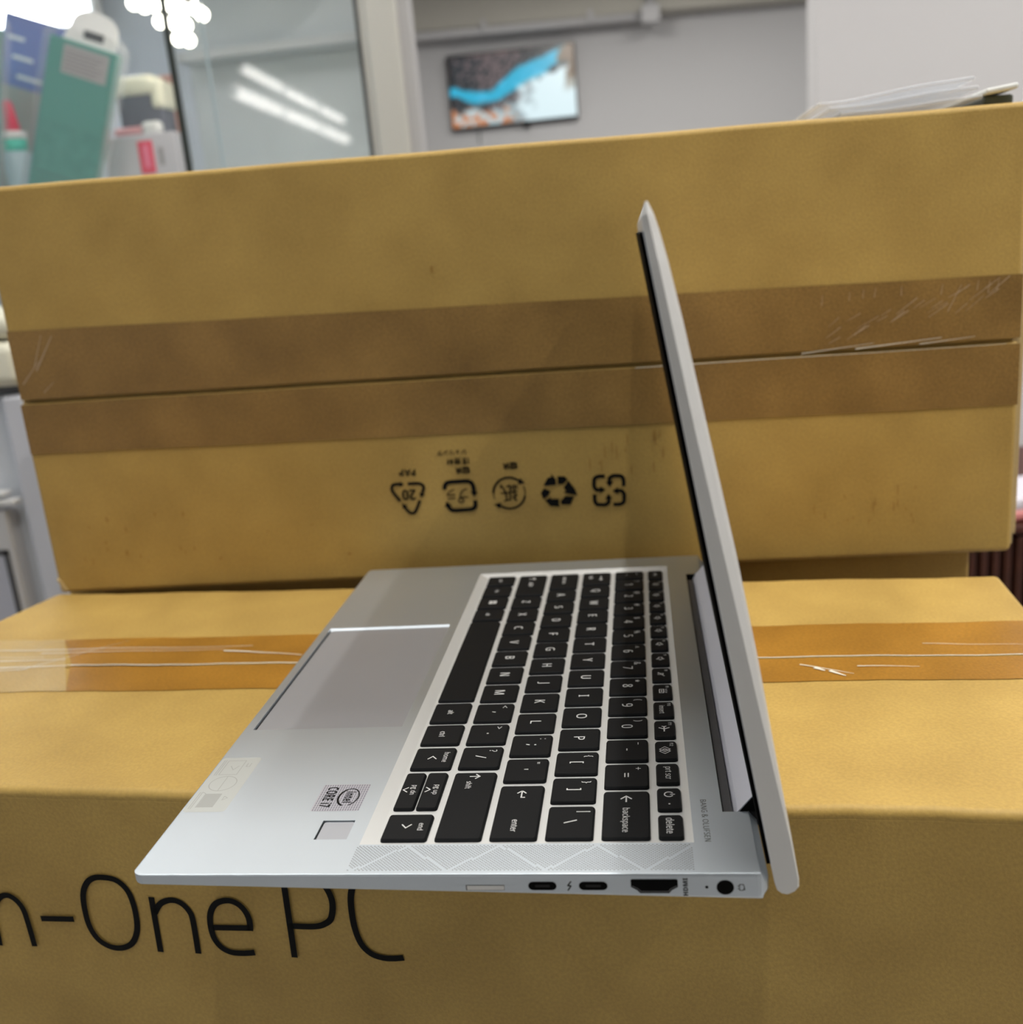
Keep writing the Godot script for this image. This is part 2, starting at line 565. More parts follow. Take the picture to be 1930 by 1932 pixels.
func lower_box():
	# local: x along the front, z towards the camera, base at y 0 (world 0.485), top at 0.465
	var th := -atan(0.0667)
	var ax := Vector3(cos(th), 0, -sin(th))
	var az := Vector3(sin(th), 0, cos(th))
	var front := Vector3(0.1, 0, -0.0647)
	var org := front + ax * -0.0485 - az * 0.1205 + Vector3(0, 0.485, 0)
	var b := carton("cardboard_box", "lower cardboard box with a taped top and large black lettering, under the laptop", org, th)
	var H := 0.465
	var w := 0.2985
	var warp := lower_warp
	put("body", rbox(Vector3(-w, 0, -0.1205), Vector3(w, H - 0.004, 0.117), 0.003, 2, 8, warp), M.card, b)
	put("front_panel", rbox(Vector3(-w, 0, 0.110), Vector3(w, H - 0.0015, 0.1205), 0.0035, 3, 60, warp), M.card, b)
	# top flaps meet at a seam; local z of the seam follows the photograph
	var seam0 := -0.0030   # at the left end
	var seam1 := 0.0035
	for k in 2:
		var st := begin()
		var near := k == 0
		var wp := func(p: Vector3) -> Vector3:
			var s := lerpf(seam0, seam1, (p.x + w) / (2 * w))
			var f: float = (p.z - (0.0 if near else -0.1205)) / 0.1205
			var z: float = lerpf(s + 0.0006, 0.1205, f) if near else lerpf(-0.1205, s - 0.0006, f)
			return warp.call(Vector3(p.x, p.y, z))
		rbox_into(st, Vector3(-w, H - 0.007, 0.0 if near else -0.1205), Vector3(w, H, 0.1205 if near else 0.0), 0.0033, 3, 60, wp)
		put("flap", st.commit(), M.card, b)
	# brown tape over the seam, in two halves, then the clear end
	var lift := Vector3(0, 0.00035, 0)
	var inv := b.transform.affine_inverse()
	var P := func(x: float, z: float) -> Vector3:
		var q := inv * Vector3(x * MM, 0, z * MM)
		return Vector3(q.x, H, q.z)
	var fl := Vector3(-168, 0, -242.5)
	var fr := Vector3(354, 0, -220.5)
	var sl := Vector3(-142, 0, -203)
	var sr := Vector3(345, 0, -179.5)
	var nl := Vector3(-126, 0, -171)
	var nr := Vector3(331, 0, -155.5)
	put("tape", ribbon([P.call(fl.x, fl.z), P.call(fr.x, fr.z), P.call(sr.x, sr.z - 0.9), P.call(sl.x, sl.z - 0.9)], warp, 60, lift), M.tape_gold, b)
	put("tape", ribbon([P.call(sl.x, sl.z + 0.9), P.call(sr.x, sr.z + 0.9), P.call(nr.x, nr.z), P.call(nl.x, nl.z)], warp, 60, lift), M.tape_gold, b)
	put("clear_tape", ribbon([P.call(-236, -246.5), P.call(-168, -242.5), P.call(-126, -171), P.call(-225, -175)], warp, 16, lift), M.tape_clear, b)
	put("clear_tape", ribbon([P.call(354, -220.5), P.call(362, -220), P.call(346, -155), P.call(331, -155.5)], warp, 4, lift), M.tape_clear, b)
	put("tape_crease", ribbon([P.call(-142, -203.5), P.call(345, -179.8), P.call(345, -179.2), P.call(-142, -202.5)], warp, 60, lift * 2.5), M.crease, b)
	# wrinkles in the film
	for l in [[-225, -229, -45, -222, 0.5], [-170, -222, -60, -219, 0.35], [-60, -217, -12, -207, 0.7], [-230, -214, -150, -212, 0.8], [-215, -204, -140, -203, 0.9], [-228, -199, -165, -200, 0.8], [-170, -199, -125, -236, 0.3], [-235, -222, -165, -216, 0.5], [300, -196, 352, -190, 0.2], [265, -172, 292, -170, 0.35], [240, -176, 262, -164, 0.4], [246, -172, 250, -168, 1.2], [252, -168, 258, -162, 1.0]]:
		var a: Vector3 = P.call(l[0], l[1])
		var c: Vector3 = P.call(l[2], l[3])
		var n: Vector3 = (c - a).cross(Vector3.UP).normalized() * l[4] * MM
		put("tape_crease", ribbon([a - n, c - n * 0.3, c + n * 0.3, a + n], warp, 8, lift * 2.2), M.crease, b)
	# black lettering on the front, drawn as strokes (millimetres along the front from the mark, and above the deck plane)
	var xf := Transform3D(Basis().scaled(Vector3(MM, MM, MM)), Vector3(0.0485, Y0 - 0.485, 0.1205 + 0.0006))
	var letters := {
		"n": [[[-219.4, -60], [-220.8, -91.4]], [[-218.8, -71.5], [-214.9, -66.6], [-210.9, -65.2], [-207.2, -67.2], [-204.6, -71.6], [-203.8, -78.2], [-203.3, -90.8]]],
		"hyphen": [[[-196.8, -76.2], [-180.6, -75.6]]],
		"O": [[[-163.3, -54.0], [-156.4, -55.0], [-152.0, -59.6], [-150.4, -66.4], [-150.4, -74.1], [-151.7, -80.7], [-155.0, -86.2], [-160.2, -88.9], [-166.0, -88.6], [-171.0, -85.2], [-173.8, -78.7], [-174.2, -69.9], [-173.3, -62.8], [-171.0, -58.0], [-167.7, -55.0]]],
		"n2": [[[-141.3, -62.6], [-142.2, -89.8]], [[-141.2, -70.4], [-137.6, -65.6], [-132.5, -63.6], [-128.1, -64.8], [-125.0, -68.6], [-124.1, -73.7], [-124.6, -89.5]]],
		"e": [[[-115.6, -76.1], [-98.8, -75.4], [-98.4, -71.2], [-99.9, -66.6], [-102.8, -63.6], [-106.9, -62.5], [-112.0, -64.2], [-115.2, -68.6], [-116.4, -74.3], [-116.0, -80.8], [-113.6, -85.4], [-109.4, -87.8], [-103.8, -88.0], [-98.5, -87.3]]],
		"P": [[[-80.1, -46.5], [-80.9, -88.6]], [[-80.2, -47.9], [-71.0, -47.9], [-64.0, -51.6], [-60.6, -59.5], [-61.8, -67.9], [-65.2, -71.4], [-70.3, -73.0], [-80.6, -73.3]]],
		"C": [[[-34.5, -45.9], [-42.9, -46.6], [-49.0, -50.0], [-52.1, -57.3], [-52.8, -66.5], [-52.3, -74.2], [-50.5, -80.6], [-47.0, -84.6], [-42.5, -86.2], [-38.1, -86.3], [-33.4, -85.6]]],
	}
	for k in letters:
		var st := begin()
		for line in letters[k]:
			var pts := PackedVector2Array()
			for q in line:
				pts.append(Vector2(q[0], q[1]))
			if k == "e":   # the bar stays straight and meets the bowl at a corner
				stroke(st, PackedVector2Array([pts[0], pts[1]]), 2.7, xf)
				pts = pts.slice(1)
				pts[0] += Vector2(0, -1.3)
			stroke(st, smooth2(pts, 6, k == "O") if pts.size() > 2 else pts, 2.75, xf, k == "O")
		var o := put("printed_letter", done(st), M.ink, b)
		o.set_meta("label", "black printed character on the front of the box")

func upper_box():
	var b := carton("cardboard_box", "upper cardboard box with a wide brown taped seam and five recycling symbols facing the camera", Vector3(0.0805, 0.950, -0.553), 0.0)
	var warp := upper_warp
	var w := 0.304
	var D := 0.225   # half depth; front face at local z = +D
	var top := 0.262
	var seam := 0.1305
	put("body", rbox(Vector3(-w, 0.0005, -D), Vector3(w, top - 0.001, D - 0.003), 0.004, 2, 10, warp), M.card, b)
	put("flap", rbox(Vector3(-w + 0.002, seam + 0.0006, D - 0.008), Vector3(w + 0.001, top, D), 0.0034, 3, 24, warp), M.card, b)
	put("flap", rbox(Vector3(-w + 0.0005, 0.0, D - 0.008), Vector3(w + 0.001, seam - 0.0006, D + 0.0004), 0.0034, 3, 24, warp), M.card, b)
	var strip := rbox(Vector3(w - 0.003, 0.010, D - 0.03), Vector3(w + 0.0046, top - 0.002, D - 0.0042), 0.001, 1, 12, warp)
	put("side_flap", strip, M.card_edge, b)
	put("side_flap", rbox(Vector3(w - 0.003, 0.004, D - 0.012), Vector3(w + 0.0022, top - 0.004, D - 0.0022), 0.0008, 1, 12, warp), M.card_edge, b)
	# torn lower left corner
	put("torn_corner", rbox(Vector3(-w + 0.001, 0.0005, D - 0.004), Vector3(-w + 0.006, 0.011, D + 0.0010), 0.0024, 2, 2, func(p: Vector3) -> Vector3: return Vector3(p.x + (p.y - 0.007) * -0.5, p.y, p.z)), M.card_edge, b)
	# tape, in two halves beside the seam
	var lift := Vector3(0, 0, 0.0006)
	put("tape", ribbon([Vector3(-w + 0.003, 0.1755, D), Vector3(w + 0.0005, 0.1685, D), Vector3(w + 0.0005, seam + 0.0016, D), Vector3(-w + 0.003, seam + 0.0016, D)], warp, 40, lift), M.tape_brown, b)
	put("tape", ribbon([Vector3(-w + 0.002, seam - 0.0018, D + 0.0004), Vector3(w + 0.0005, seam - 0.0018, D + 0.0004), Vector3(w + 0.0005, 0.0925, D + 0.0004), Vector3(-w + 0.002, 0.0965, D + 0.0004)], warp, 40, lift), M.tape_brown, b)
	# whitish scuffs in the tape
	var up := lift * 1.5
	var sc := [[-0.278, 0.172, -0.287, 0.152, 0.6], [-0.271, 0.171, -0.286, 0.150, 0.9], [-0.283, 0.156, -0.297, 0.142, 0.7], [-0.276, 0.142, -0.284, 0.136, 0.5], [0.272, 0.165, 0.265, 0.150, 0.4], [0.292, 0.166, 0.2905, 0.160, 0.35], [0.287, 0.166, 0.2862, 0.159, 0.35], [0.281, 0.1665, 0.2803, 0.161, 0.35], [0.262, 0.166, 0.2612, 0.160, 0.35], [0.240, 0.1665, 0.2398, 0.161, 0.35], [0.226, 0.1665, 0.2252, 0.161, 0.3], [0.2195, 0.166, 0.219, 0.161, 0.3], [0.212, 0.165, 0.2115, 0.160, 0.3], [0.197, 0.164, 0.1965, 0.158, 0.3]]
	for i in 26:
		var x := rng.randf_range(0.195, 0.293)
		var y := 0.139 + (x - 0.195) * 0.19 + rng.randf_range(-0.005, 0.007)
		var l := rng.randf_range(0.005, 0.012)
		sc.append([x, y, x + l, y + l * rng.randf_range(0.5, 0.9), rng.randf_range(0.2, 0.5)])
	for s in sc:
		var a := Vector3(s[0], s[1], D)
		var c := Vector3(s[2], s[3], D)
		var n: Vector3 = Vector3(-(c - a).y, (c - a).x, 0).normalized() * s[4] * MM
		put("tape_scuff", ribbon([a - n * 0.3, c - n * 0.6, c + n * 0.6, a + n * 0.3], warp, 3, up), M.scuff, b)
	# lifted film along the seam at the right
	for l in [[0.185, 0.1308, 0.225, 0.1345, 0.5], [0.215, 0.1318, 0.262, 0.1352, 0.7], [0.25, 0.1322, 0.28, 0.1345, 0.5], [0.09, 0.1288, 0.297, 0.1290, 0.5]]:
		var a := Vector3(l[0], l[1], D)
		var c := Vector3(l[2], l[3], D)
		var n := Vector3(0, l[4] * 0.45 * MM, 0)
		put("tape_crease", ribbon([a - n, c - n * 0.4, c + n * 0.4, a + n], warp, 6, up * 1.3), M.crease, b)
	symbols(b, D)
	# brown smudges and specks
	var st := begin()
	var spots := [[-0.185, 0.020, 0.9, 0.9], [-0.098, 0.019, 1.2, 0.7], [-0.15, 0.037, 0.7, 0.5], [-0.12, 0.040, 0.9, 0.5], [-0.30, 0.205, 0.3, 2.0], [-0.025, 0.195, 0.8, 2.2]]
	for i in 46:
		var k := i % 3
		if k == 0: spots.append([rng.randf_range(-0.28, -0.20), rng.randf_range(0.02, 0.055), rng.randf_range(0.3, 0.8), rng.randf_range(0.6, 2.2)])
		elif k == 1: spots.append([0.055 + rng.randf_range(0.0, 0.05), rng.randf_range(0.065, 0.092), 0.35, rng.randf_range(1.5, 4.5)])
		else: spots.append([rng.randf_range(0.19, 0.25), rng.randf_range(0.02, 0.05), 0.3, rng.randf_range(1.0, 4.0)])
	for q in spots:
		var f := upper_warp(Vector3(q[0], q[1], D)) + Vector3(0, 0, 0.0009)
		prism(st, arc(Vector2.ZERO, q[2], q[3], 0, 315, 7), Transform3D(Basis().scaled(Vector3(MM, MM, MM)), f), 0.0)
	var sm := put("smudge", done(st), mat(Color(0.64, 0.50, 0.27), 0.7, 0.0, 0.3), b)
	sm.set_meta("kind", "stuff")

func at_symbol(b: Node3D, x: float, y: float, D: float) -> Transform3D:
	var p := upper_warp(Vector3(x * MM - 0.0805, (y + 13.0) * MM, D))
	return Transform3D(Basis(Vector3(0, 0, 1), deg_to_rad(-1.5)).scaled(Vector3(MM, MM, MM)), p + Vector3(0, 0, 0.0011))

func pv(a: Array) -> PackedVector2Array:
	var o := PackedVector2Array()
	for q in a:
		o.append(Vector2(q[0], q[1]))
	return o

func symbols(b: Node3D, D: float):
	# upside down, as the box stands on its head
	var xf := at_symbol(b, 25.8, 41.8, D)
	var st := begin()
	arrow(st, smooth2(pv([[-5.6, -2.0], [-10.0, 4.6], [-9.6, 8.2], [-7.0, 9.0], [-4.6, 8.9]]), 5), Vector2(-2.2, 8.7), 1.95, 3.8, xf)
	arrow(st, smooth2(pv([[0.2, 9.0], [7.4, 9.0], [10.0, 7.0], [9.6, 4.6], [8.7, 2.4]]), 5), Vector2(7.9, -0.4), 1.95, 3.9, xf)
	arrow(st, smooth2(pv([[7.0, -1.8], [3.9, -8.4], [1.6, -10.0], [-0.8, -9.0], [-2.9, -5.9]]), 5), Vector2(-4.6, -3.4), 1.95, 3.9, xf)
	put("printed_symbol", done(st), M.ink, b).set_meta("label", "triangle of arrows around the number 20")
	var X := -xf.basis.x.normalized()
	var Y := -xf.basis.y.normalized()
	lettering("printed_text", "20", 0.0066, xf * Vector3(0.4, 1.9, 0), X, Y, M.ink, b, 0.95, true)
	lettering("printed_text", "PAP", 0.0042, xf * Vector3(0.5, 16.2, 0), X, Y, M.ink, b, 1.05, true)

	xf = at_symbol(b, 58.5, 41.0, D)
	st = begin()
	arrow(st, smooth2(pv([[-9.5, 4.7], [-9.0, 7.4], [-6.8, 9.2], [0, 9.6], [5.9, 9.5], [8.4, 7.2], [9.0, 2.5]]), 5), Vector2(8.8, -0.4), 2.6, 4.8, xf)
	arrow(st, smooth2(pv([[9.3, -2.7], [9.0, -6.6], [6.6, -8.4], [0, -8.8], [-5.6, -8.7], [-8.1, -6.0]]), 5), Vector2(-8.8, -2.9), 2.6, 4.8, xf)
	for l in [[[4.7, 4.8], [1.6, 3.4], [0.2, 1.0], [0.0, -0.6]], [[0.0, -0.6], [5.1, -0.5]], [[-3.4, 4.6], [-6.6, 3.2], [-8.2, 0.9]], [[-8.3, 0.9], [-3.0, 1.2]], [[-8.1, -1.2], [-3.0, -1.0]]]:
		stroke(st, smooth2(pv(l), 4), 0.75, xf)
	stroke(st, arc(Vector2(0.4, -2.5), 1.5, 1.5, 0, 337, 15), 0.8, xf, true)
	put("printed_symbol", done(st), M.ink, b).set_meta("label", "rounded square of two arrows around two characters")

	xf = at_symbol(b, 89.4, 41.5, D)
	st = begin()
	arrow(st, arc(Vector2.ZERO, 9.9, 9.9, 178, 48), Vector2(10.2, 6.0), 1.4, 4.2, xf)
	arrow(st, arc(Vector2.ZERO, 9.9, 9.9, -12, -128), Vector2(-10.0, -7.0), 1.4, 4.2, xf)
	stroke(st, arc(Vector2.ZERO, 9.9, 9.9, 172, 200, 6), 0.5, xf)
	stroke(st, arc(Vector2.ZERO, 9.9, 9.9, 24, -14, 8), 0.6, xf)
	for l in [[[4.6, -5.0], [2.4, -2.6], [4.8, -1.6]], [[4.8, -1.6], [1.6, 1.0], [4.8, 0.8]], [[3.4, 0.8], [3.4, 5.4]], [[4.9, 3.0], [4.7, 5.0]], [[1.9, 2.8], [2.2, 4.8]], [[0.6, -4.6], [0.7, 5.2]], [[0.6, -4.2], [-3.6, -4.9]], [[0.7, 0.2], [-5.2, 0.1]], [[-1.6, -4.5], [-2.4, 1.0], [-4.8, 5.2]], [[-4.8, 5.2], [-5.4, 3.4]], [[0.7, 5.2], [-1.6, 3.9]]]:
		stroke(st, pv(l), 0.95, xf)
	put("printed_symbol", done(st), M.ink, b).set_meta("label", "circle of two arrows around a character")

	xf = at_symbol(b, 120.1, 41.6, D)
	st = begin()
	for poly in [[[1165, 300], [1195, 248], [1224, 238], [1220, 215], [1253, 258], [1251, 297], [1207, 300]], [[1264, 236], [1312, 238], [1332, 262], [1300, 292], [1264, 292]], [[1336, 268], [1378, 330], [1394, 374], [1300, 352], [1318, 340], [1302, 316]], [[1308, 378], [1368, 380], [1344, 436], [1284, 436], [1276, 412]], [[1170, 404], [1212, 380], [1214, 394], [1266, 394], [1268, 450], [1206, 444], [1188, 422]], [[1146, 350], [1168, 318], [1213, 340], [1192, 372], [1160, 392]]]:
		var pp := PackedVector2Array()
		for q in poly:
			pp.append(Vector2(q[0] - 1268.0, 335.0 - q[1]) * 0.0905)
		prism(st, pp, xf, 0.0)
	put("printed_symbol", done(st), M.ink, b).set_meta("label", "triangle of three folded thick arrows")

	xf = at_symbol(b, 150.8, 40.0, D)
	st = begin()
	for k in 4:
		var rot := Transform3D(Basis(Vector3(0, 0, 1), PI / 2 * k))
		arrow(st, smooth2(pv([[-2.3, 8.9], [-6.4, 8.9], [-8.6, 7.6], [-9.0, 5.0], [-9.0, 2.6], [-7.6, 0.6], [-5.2, 0.45]]), 5), Vector2(-2.0, 0.45), 2.3, 4.6, xf * rot)
	put("printed_symbol", done(st), M.ink, b).set_meta("label", "square of four arrows pointing inward")

	# small characters above (below, when read) the second and the third symbol
	var cell := func(cx: float, cy: float, s: float, lines: Array):
		var cst := begin()
		var t := at_symbol(b, cx, cy, D)
		for l in lines:
			var p := PackedVector2Array()
			for q in l:
				p.append(Vector2(-q[0], -q[1]) * s)
			stroke(cst, p, 0.62, t)
		put("printed_character", done(cst), M.ink, b)
	var ko := [[[-0.9, 1], [-1.3, 0.2]], [[-1, 0.6], [-1, -1.2]], [[-0.6, 1], [-0.6, -1.1]], [[-0.6, 1], [1.1, 1], [1.1, -1.1], [-0.6, -1.1]], [[-0.3, 0.4], [0.8, 0.4]], [[0.25, 0.8], [0.25, -0.2]], [[-0.1, -0.2], [0.6, -0.2], [0.6, -0.8], [-0.1, -0.8], [-0.1, -0.2]]]
	var so := [[[-1, 1], [-1, 0]], [[-0.4, 1.1], [-0.4, 0]], [[-0.2, 0.7], [1.1, 0.7]], [[0.4, 1.1], [0.4, 0.1]], [[-0.1, 0.1], [0.9, 0.1]], [[-1.1, -0.2], [1.1, -0.2]], [[0, 0], [0, -0.3], [-1, -1]], [[-0.3, -0.6], [-0.3, -1.2]], [[0.2, -0.3], [1.1, -1.1]]]
	for w in [[86.9 + 2.2, 59.1], [61.3 - 1.9, 57.9]]:
		cell.call(w[0] + 4.6, w[1], 1.75, ko)
		cell.call(w[0], w[1], 1.75, so)
	var kan := [[[-1, 1.1], [-1, -1.1]], [[-1.3, 0.3], [-0.6, 0.5]], [[-0.4, 1], [1.1, 1]], [[-0.4, 0.4], [1.1, 0.4]], [[-0.3, 0], [1, 0]], [[0.3, 1], [0.3, -0.1]], [[-0.2, -0.4], [1, -1.1]], [[0.9, -0.4], [-0.4, -1.1]]]
	var sho := [[[-1.1, 0.7], [1.1, 0.7]], [[0, 1.1], [0, -1]], [[-0.9, 0.2], [0.9, 0.2]], [[-0.9, -0.3], [0.9, -0.3]], [[-0.9, 0.7], [-0.9, -0.5]], [[0.9, 0.7], [0.9, -0.5]], [[-1.1, -1], [1.1, -1]]]
	var zai := [[[-1.1, 0.5], [-0.1, 0.5]], [[-0.6, 1.1], [-0.6, -1.1]], [[-0.6, 0.4], [-1.2, -0.6]], [[-0.6, 0.4], [-0.1, -0.4]], [[0.1, 0.5], [1.1, 0.5]], [[0.75, 1.1], [0.75, -1]], [[0.75, 0.4], [0, -0.7]]]
	cell.call(64.2, 63.9, 1.75, kan)
	cell.call(59.2, 63.9, 1.75, sho)
	cell.call(54.4, 63.9, 1.75, zai)
	var kana := [[[[-0.8, 0.9], [-0.3, 0.5]], [[-0.9, 0.2], [-0.4, -0.1]], [[-0.7, -0.9], [0.2, -0.5], [0.9, 0.7]]], [[[-0.5, 0.3], [0.4, 0.3], [0.3, -0.7]], [[-0.7, -0.7], [0.7, -0.7]]], [[[-0.6, 0.9], [-0.6, -0.2]], [[0.6, 0.9], [0.6, -0.1], [0, -1]]], [[[-0.8, 0.8], [-0.3, 0.4]], [[-0.8, -0.9], [0.3, -0.4], [0.9, 0.5]]], [[[-0.2, 1], [-0.9, 0]], [[-0.3, 0.6], [0.8, 0.6], [0.4, -0.4], [-0.5, -1]]]]
	for i in 5:
		cell.call(63.8 - i * 3.75, 69.8, 1.5, kana[i])

# ---------------------------------------------------------------- laptop (u front to hinge, y above the deck plane, v right edge to left edge; millimetres)
func L(u: float, y: float, v: float) -> Vector3:
	return Vector3(u * MM, (y + 13.0) * MM, -v * MM)

func ring(u0: float, u1: float, v0: float, v1: float, r: float, y: float, n := 4) -> PackedVector3Array:
	var o := PackedVector3Array()
	for c in [[u1 - r, v1 - r, 0], [u0 + r, v1 - r, 90], [u0 + r, v0 + r, 180], [u1 - r, v0 + r, 270]]:
		for i in n + 1:
			var a := deg_to_rad(c[2] + 90.0 * i / n)
			o.append(L(c[0] + cos(a) * r, y, c[1] + sin(a) * r))
	return o

func ybot(u: float) -> float:
	if u < 3.0: return lerpf(-2.2, -3.4, u / 3.0)
	if u < 70.0: return lerpf(-3.4, -6.8, (u - 3.0) / 67.0)
	if u < 131.0: return lerpf(-6.8, -8.0, (u - 70.0) / 61.0)
	return lerpf(-8.0, -8.6, (u - 131.0) / 71.0)

const DECK := 0.35

func laptop():
	var o := thing("laptop", "open silver laptop with its lid upright, overhanging the lower cardboard box", "laptop", Vector3(0, Y0 - 0.013, 0))
	var W := 307.6
	# base shell: rings from the deck edge down to the belly; the back between the hinge ends is left open for the hinge trough
	var outline := []
	for c in [[200.4, 3.5, 270], [200.4, W - 3.5, 0], [4.0, W - 4.0, 90], [4.0, 4.0, 180]]:
		var r := 3.5 if c[0] > 100 else 4.0
		for i in 6:
			var a := deg_to_rad(c[2] + 18.0 * i)
			outline.append([c[0] + cos(a) * r, c[1] + sin(a) * r, c[0], c[1]])
		if c[2] == 270:
			outline.append([203.9, 33.4, 190, 33.4])
		if c[2] == 270:
			outline.append([203.9, 274.2, 190, 274.2])
	var prof := func(inset: float, back: float, yy: float, mode: int) -> PackedVector3Array:
		var p := PackedVector3Array()
		for q in outline:
			var u: float = q[0]
			var v: float = q[1]
			u = clampf(u, 0.0 + inset, 203.9 - back)
			v = clampf(v, inset, W - inset)
			var isb := smoothstep(199.0, 203.0, q[0])
			var y := yy
			if mode == 1: y = lerpf(0.0, -2.7, isb)
			if mode == 2: y = lerpf(ybot(u) + 0.5, -6.4, isb)
			if mode == 3: y = ybot(u)
			p.append(L(u, y, v))
		return p
	var rings := [prof.call(0.55, 2.6, DECK, 0), prof.call(0.18, 2.3, DECK - 0.14, 0), prof.call(0.0, 0.0, 0, 1), prof.call(0.0, 0.0, 0, 2), prof.call(0.5, 2.0, 0, 3), prof.call(16.0, 14.0, -11.6, 0)]
	var st := begin()
	loft(st, rings, true, false, true)
	# deck: a grid of plates around the openings, then a strip out to the shell's edge
	var cu := [3.4, 4.2, 56.2, 67.7, 68.6, 73.0, 182.6, 192.9]
	var cv := [4.0, 16.1, 19.2, 30.5, 33.4, 98.9, 211.0, 274.2, 290.2, W - 4.0]
	for i in cu.size() - 1:
		for j in cv.size() - 1:
			var uc: float = (cu[i] + cu[i + 1]) / 2
			var vc: float = (cv[j] + cv[j + 1]) / 2
			if uc > 73.0 and uc < 182.6 and vc > 16.1 and vc < 290.2: continue
			if uc > 4.2 and uc < 68.6 and vc > 98.9 and vc < 211.0: continue
			if uc > 56.2 and uc < 67.7 and vc > 19.2 and vc < 30.5: continue
			quad(st, L(cu[i], DECK, cv[j]), L(cu[i + 1], DECK, cv[j]), L(cu[i + 1], DECK, cv[j + 1]), L(cu[i], DECK, cv[j + 1]), Vector3.UP)
	var edge: PackedVector3Array = rings[0]
	for j in edge.size():
		var k := (j + 1) % edge.size()
		var va := -edge[j].z / MM
		var vb := -edge[k].z / MM
		if minf(va, vb) > 33.0 and maxf(va, vb) < 275.0 and edge[j].x > 0.19: continue
		var inn := func(p: Vector3) -> Vector3: return Vector3(clampf(p.x, cu[0] * MM, 192.9 * MM), p.y, -clampf(-p.z, 4.0 * MM, (W - 4.0) * MM))
		quad(st, edge[j], edge[k], inn.call(edge[k]), inn.call(edge[j]), Vector3.UP)
	for v in [[16.1, 33.4], [274.2, 290.2]]:
		pass
	# walls of the pad and reader openings
	for h in [[4.2, 68.6, 98.9, 211.0, 1.2], [56.2, 67.7, 19.2, 30.5, 0.9]]:
		var a := [L(h[0], DECK, h[2]), L(h[1], DECK, h[2]), L(h[1], DECK, h[3]), L(h[0], DECK, h[3])]
		for k in 4:
			var dn := Vector3(0, -h[4] * MM, 0)
			quad(st, a[k], a[(k + 1) % 4], a[(k + 1) % 4] + dn, a[k] + dn, (a[0] + a[2]) / 2 - a[k])
	var base := put("base", done(st), M.silver, o)
	base.set_meta("label", "silver base of the laptop")
	# the pad's opening has a bright bevel on the side away from the camera
	st = begin()
	quad(st, L(4.2, DECK, 211.0), L(68.6, DECK, 211.0), L(68.4, -0.75, 209.4), L(4.6, -0.75, 209.4), Vector3(0, 0.7, 0.7))
	put("pad_bevel", done(st), M.silver, base)
	# dark floors under the pad and the reader
	var fl := begin()
	for h in [[4.2, 68.6, 98.9, 211.0, -0.85], [56.2, 67.7, 19.2, 30.5, -0.55]]:
		quad(fl, L(h[0], h[4], h[2]), L(h[1], h[4], h[2]), L(h[1], h[4], h[3]), L(h[0], h[4], h[3]), Vector3.UP)
	put("opening_floor", done(fl), M.black, base)
	# keyboard tray: sloping walls and a floor
	st = begin()
	var t0 := [L(73.0, DECK, 16.1), L(182.6, DECK, 16.1), L(182.6, DECK, 290.2), L(73.0, DECK, 290.2)]
	var t1 := [L(77.6, -1.3, 16.9), L(179.7, -1.3, 16.9), L(179.7, -1.3, 286.6), L(77.6, -1.3, 286.6)]
	for k in 4:
		quad(st, t0[k], t0[(k + 1) % 4], t1[(k + 1) % 4], t1[k], Vector3.UP)
	quad(st, t1[0], t1[1], t1[2], t1[3], Vector3.UP)
	put("keyboard_tray", done(st), M.tray, o)
	# hinge trough
	st = begin()
	quad(st, L(192.9, DECK, 33.4), L(192.9, DECK, 274.2), L(192.9, -5, 274.2), L(192.9, -5, 33.4), Vector3.RIGHT)
	quad(st, L(192.9, -4.5, 33.4), L(203.5, -4.5, 33.4), L(203.5, -4.5, 274.2), L(192.9, -4.5, 274.2), Vector3.UP)
	for v in [[33.4, 1.0], [274.2, -1.0]]:
		quad(st, L(192.9, DECK, v[0]), L(203.9, DECK, v[0]), L(203.9, -6, v[0]), L(192.9, -6, v[0]), Vector3(0, 0, -v[1]))
	put("hinge_trough", done(st), M.port_metal, o)
	put("vent_strip", rbox(L(193.1, -3.0, 268.0), L(196.4, -0.9, 33.6), 0.0003), M.dark_metal, o)
	# touchpad and fingerprint reader, both a little sunk
	st = begin()
	loft(st, [ring(5.0, 68.35, 99.1, 209.5, 1.0, -0.84), ring(5.0, 68.35, 99.1, 209.5, 1.0, -0.5), ring(5.15, 68.2, 99.25, 209.4, 0.9, -0.4)])
	put("touchpad", done(st), M.pad, o)
	st = begin()
	loft(st, [ring(56.8, 67.6, 19.3, 30.1, 0.9, -0.5), ring(56.8, 67.6, 19.3, 30.1, 0.9, -0.05)])
	put("fingerprint_reader", done(st), M.pad, o)
	keyboard(o)
	speaker(o)
	marks(o)
	ports(o)
	lid(o)
	for f in [[24, 30], [24, 277], [186, 40], [186, 268]]:
		st = begin()
		loft(st, [ring(f[0] - 5, f[0] + 5, f[1] - 12, f[1] + 12, 4.5, -13.0), ring(f[0] - 5, f[0] + 5, f[1] - 12, f[1] + 12, 4.5, -9.0)])
		put("rubber_foot", done(st), M.black, o)

var key_meshes := {}
func key_mesh(du: float, dv: float) -> ArrayMesh:
	var id := "%.2f/%.2f" % [du, dv]
	if not key_meshes.has(id):
		var st := begin()
		var r := []
		for s in [[0.45, -1.3, 1.2], [0.40, -0.75, 1.2], [0.12, -0.22, 1.0], [-0.12, 0.0, 0.8]]:
			var q := ring(-du / 2 - s[0], du / 2 + s[0], -dv / 2 - s[0], dv / 2 + s[0], s[2], s[1])
			for i in q.size():
				q[i].y -= 0.013
			r.append(q)
		loft(st, r, true, false, true)
		key_meshes[id] = done(st)
	return key_meshes[id]

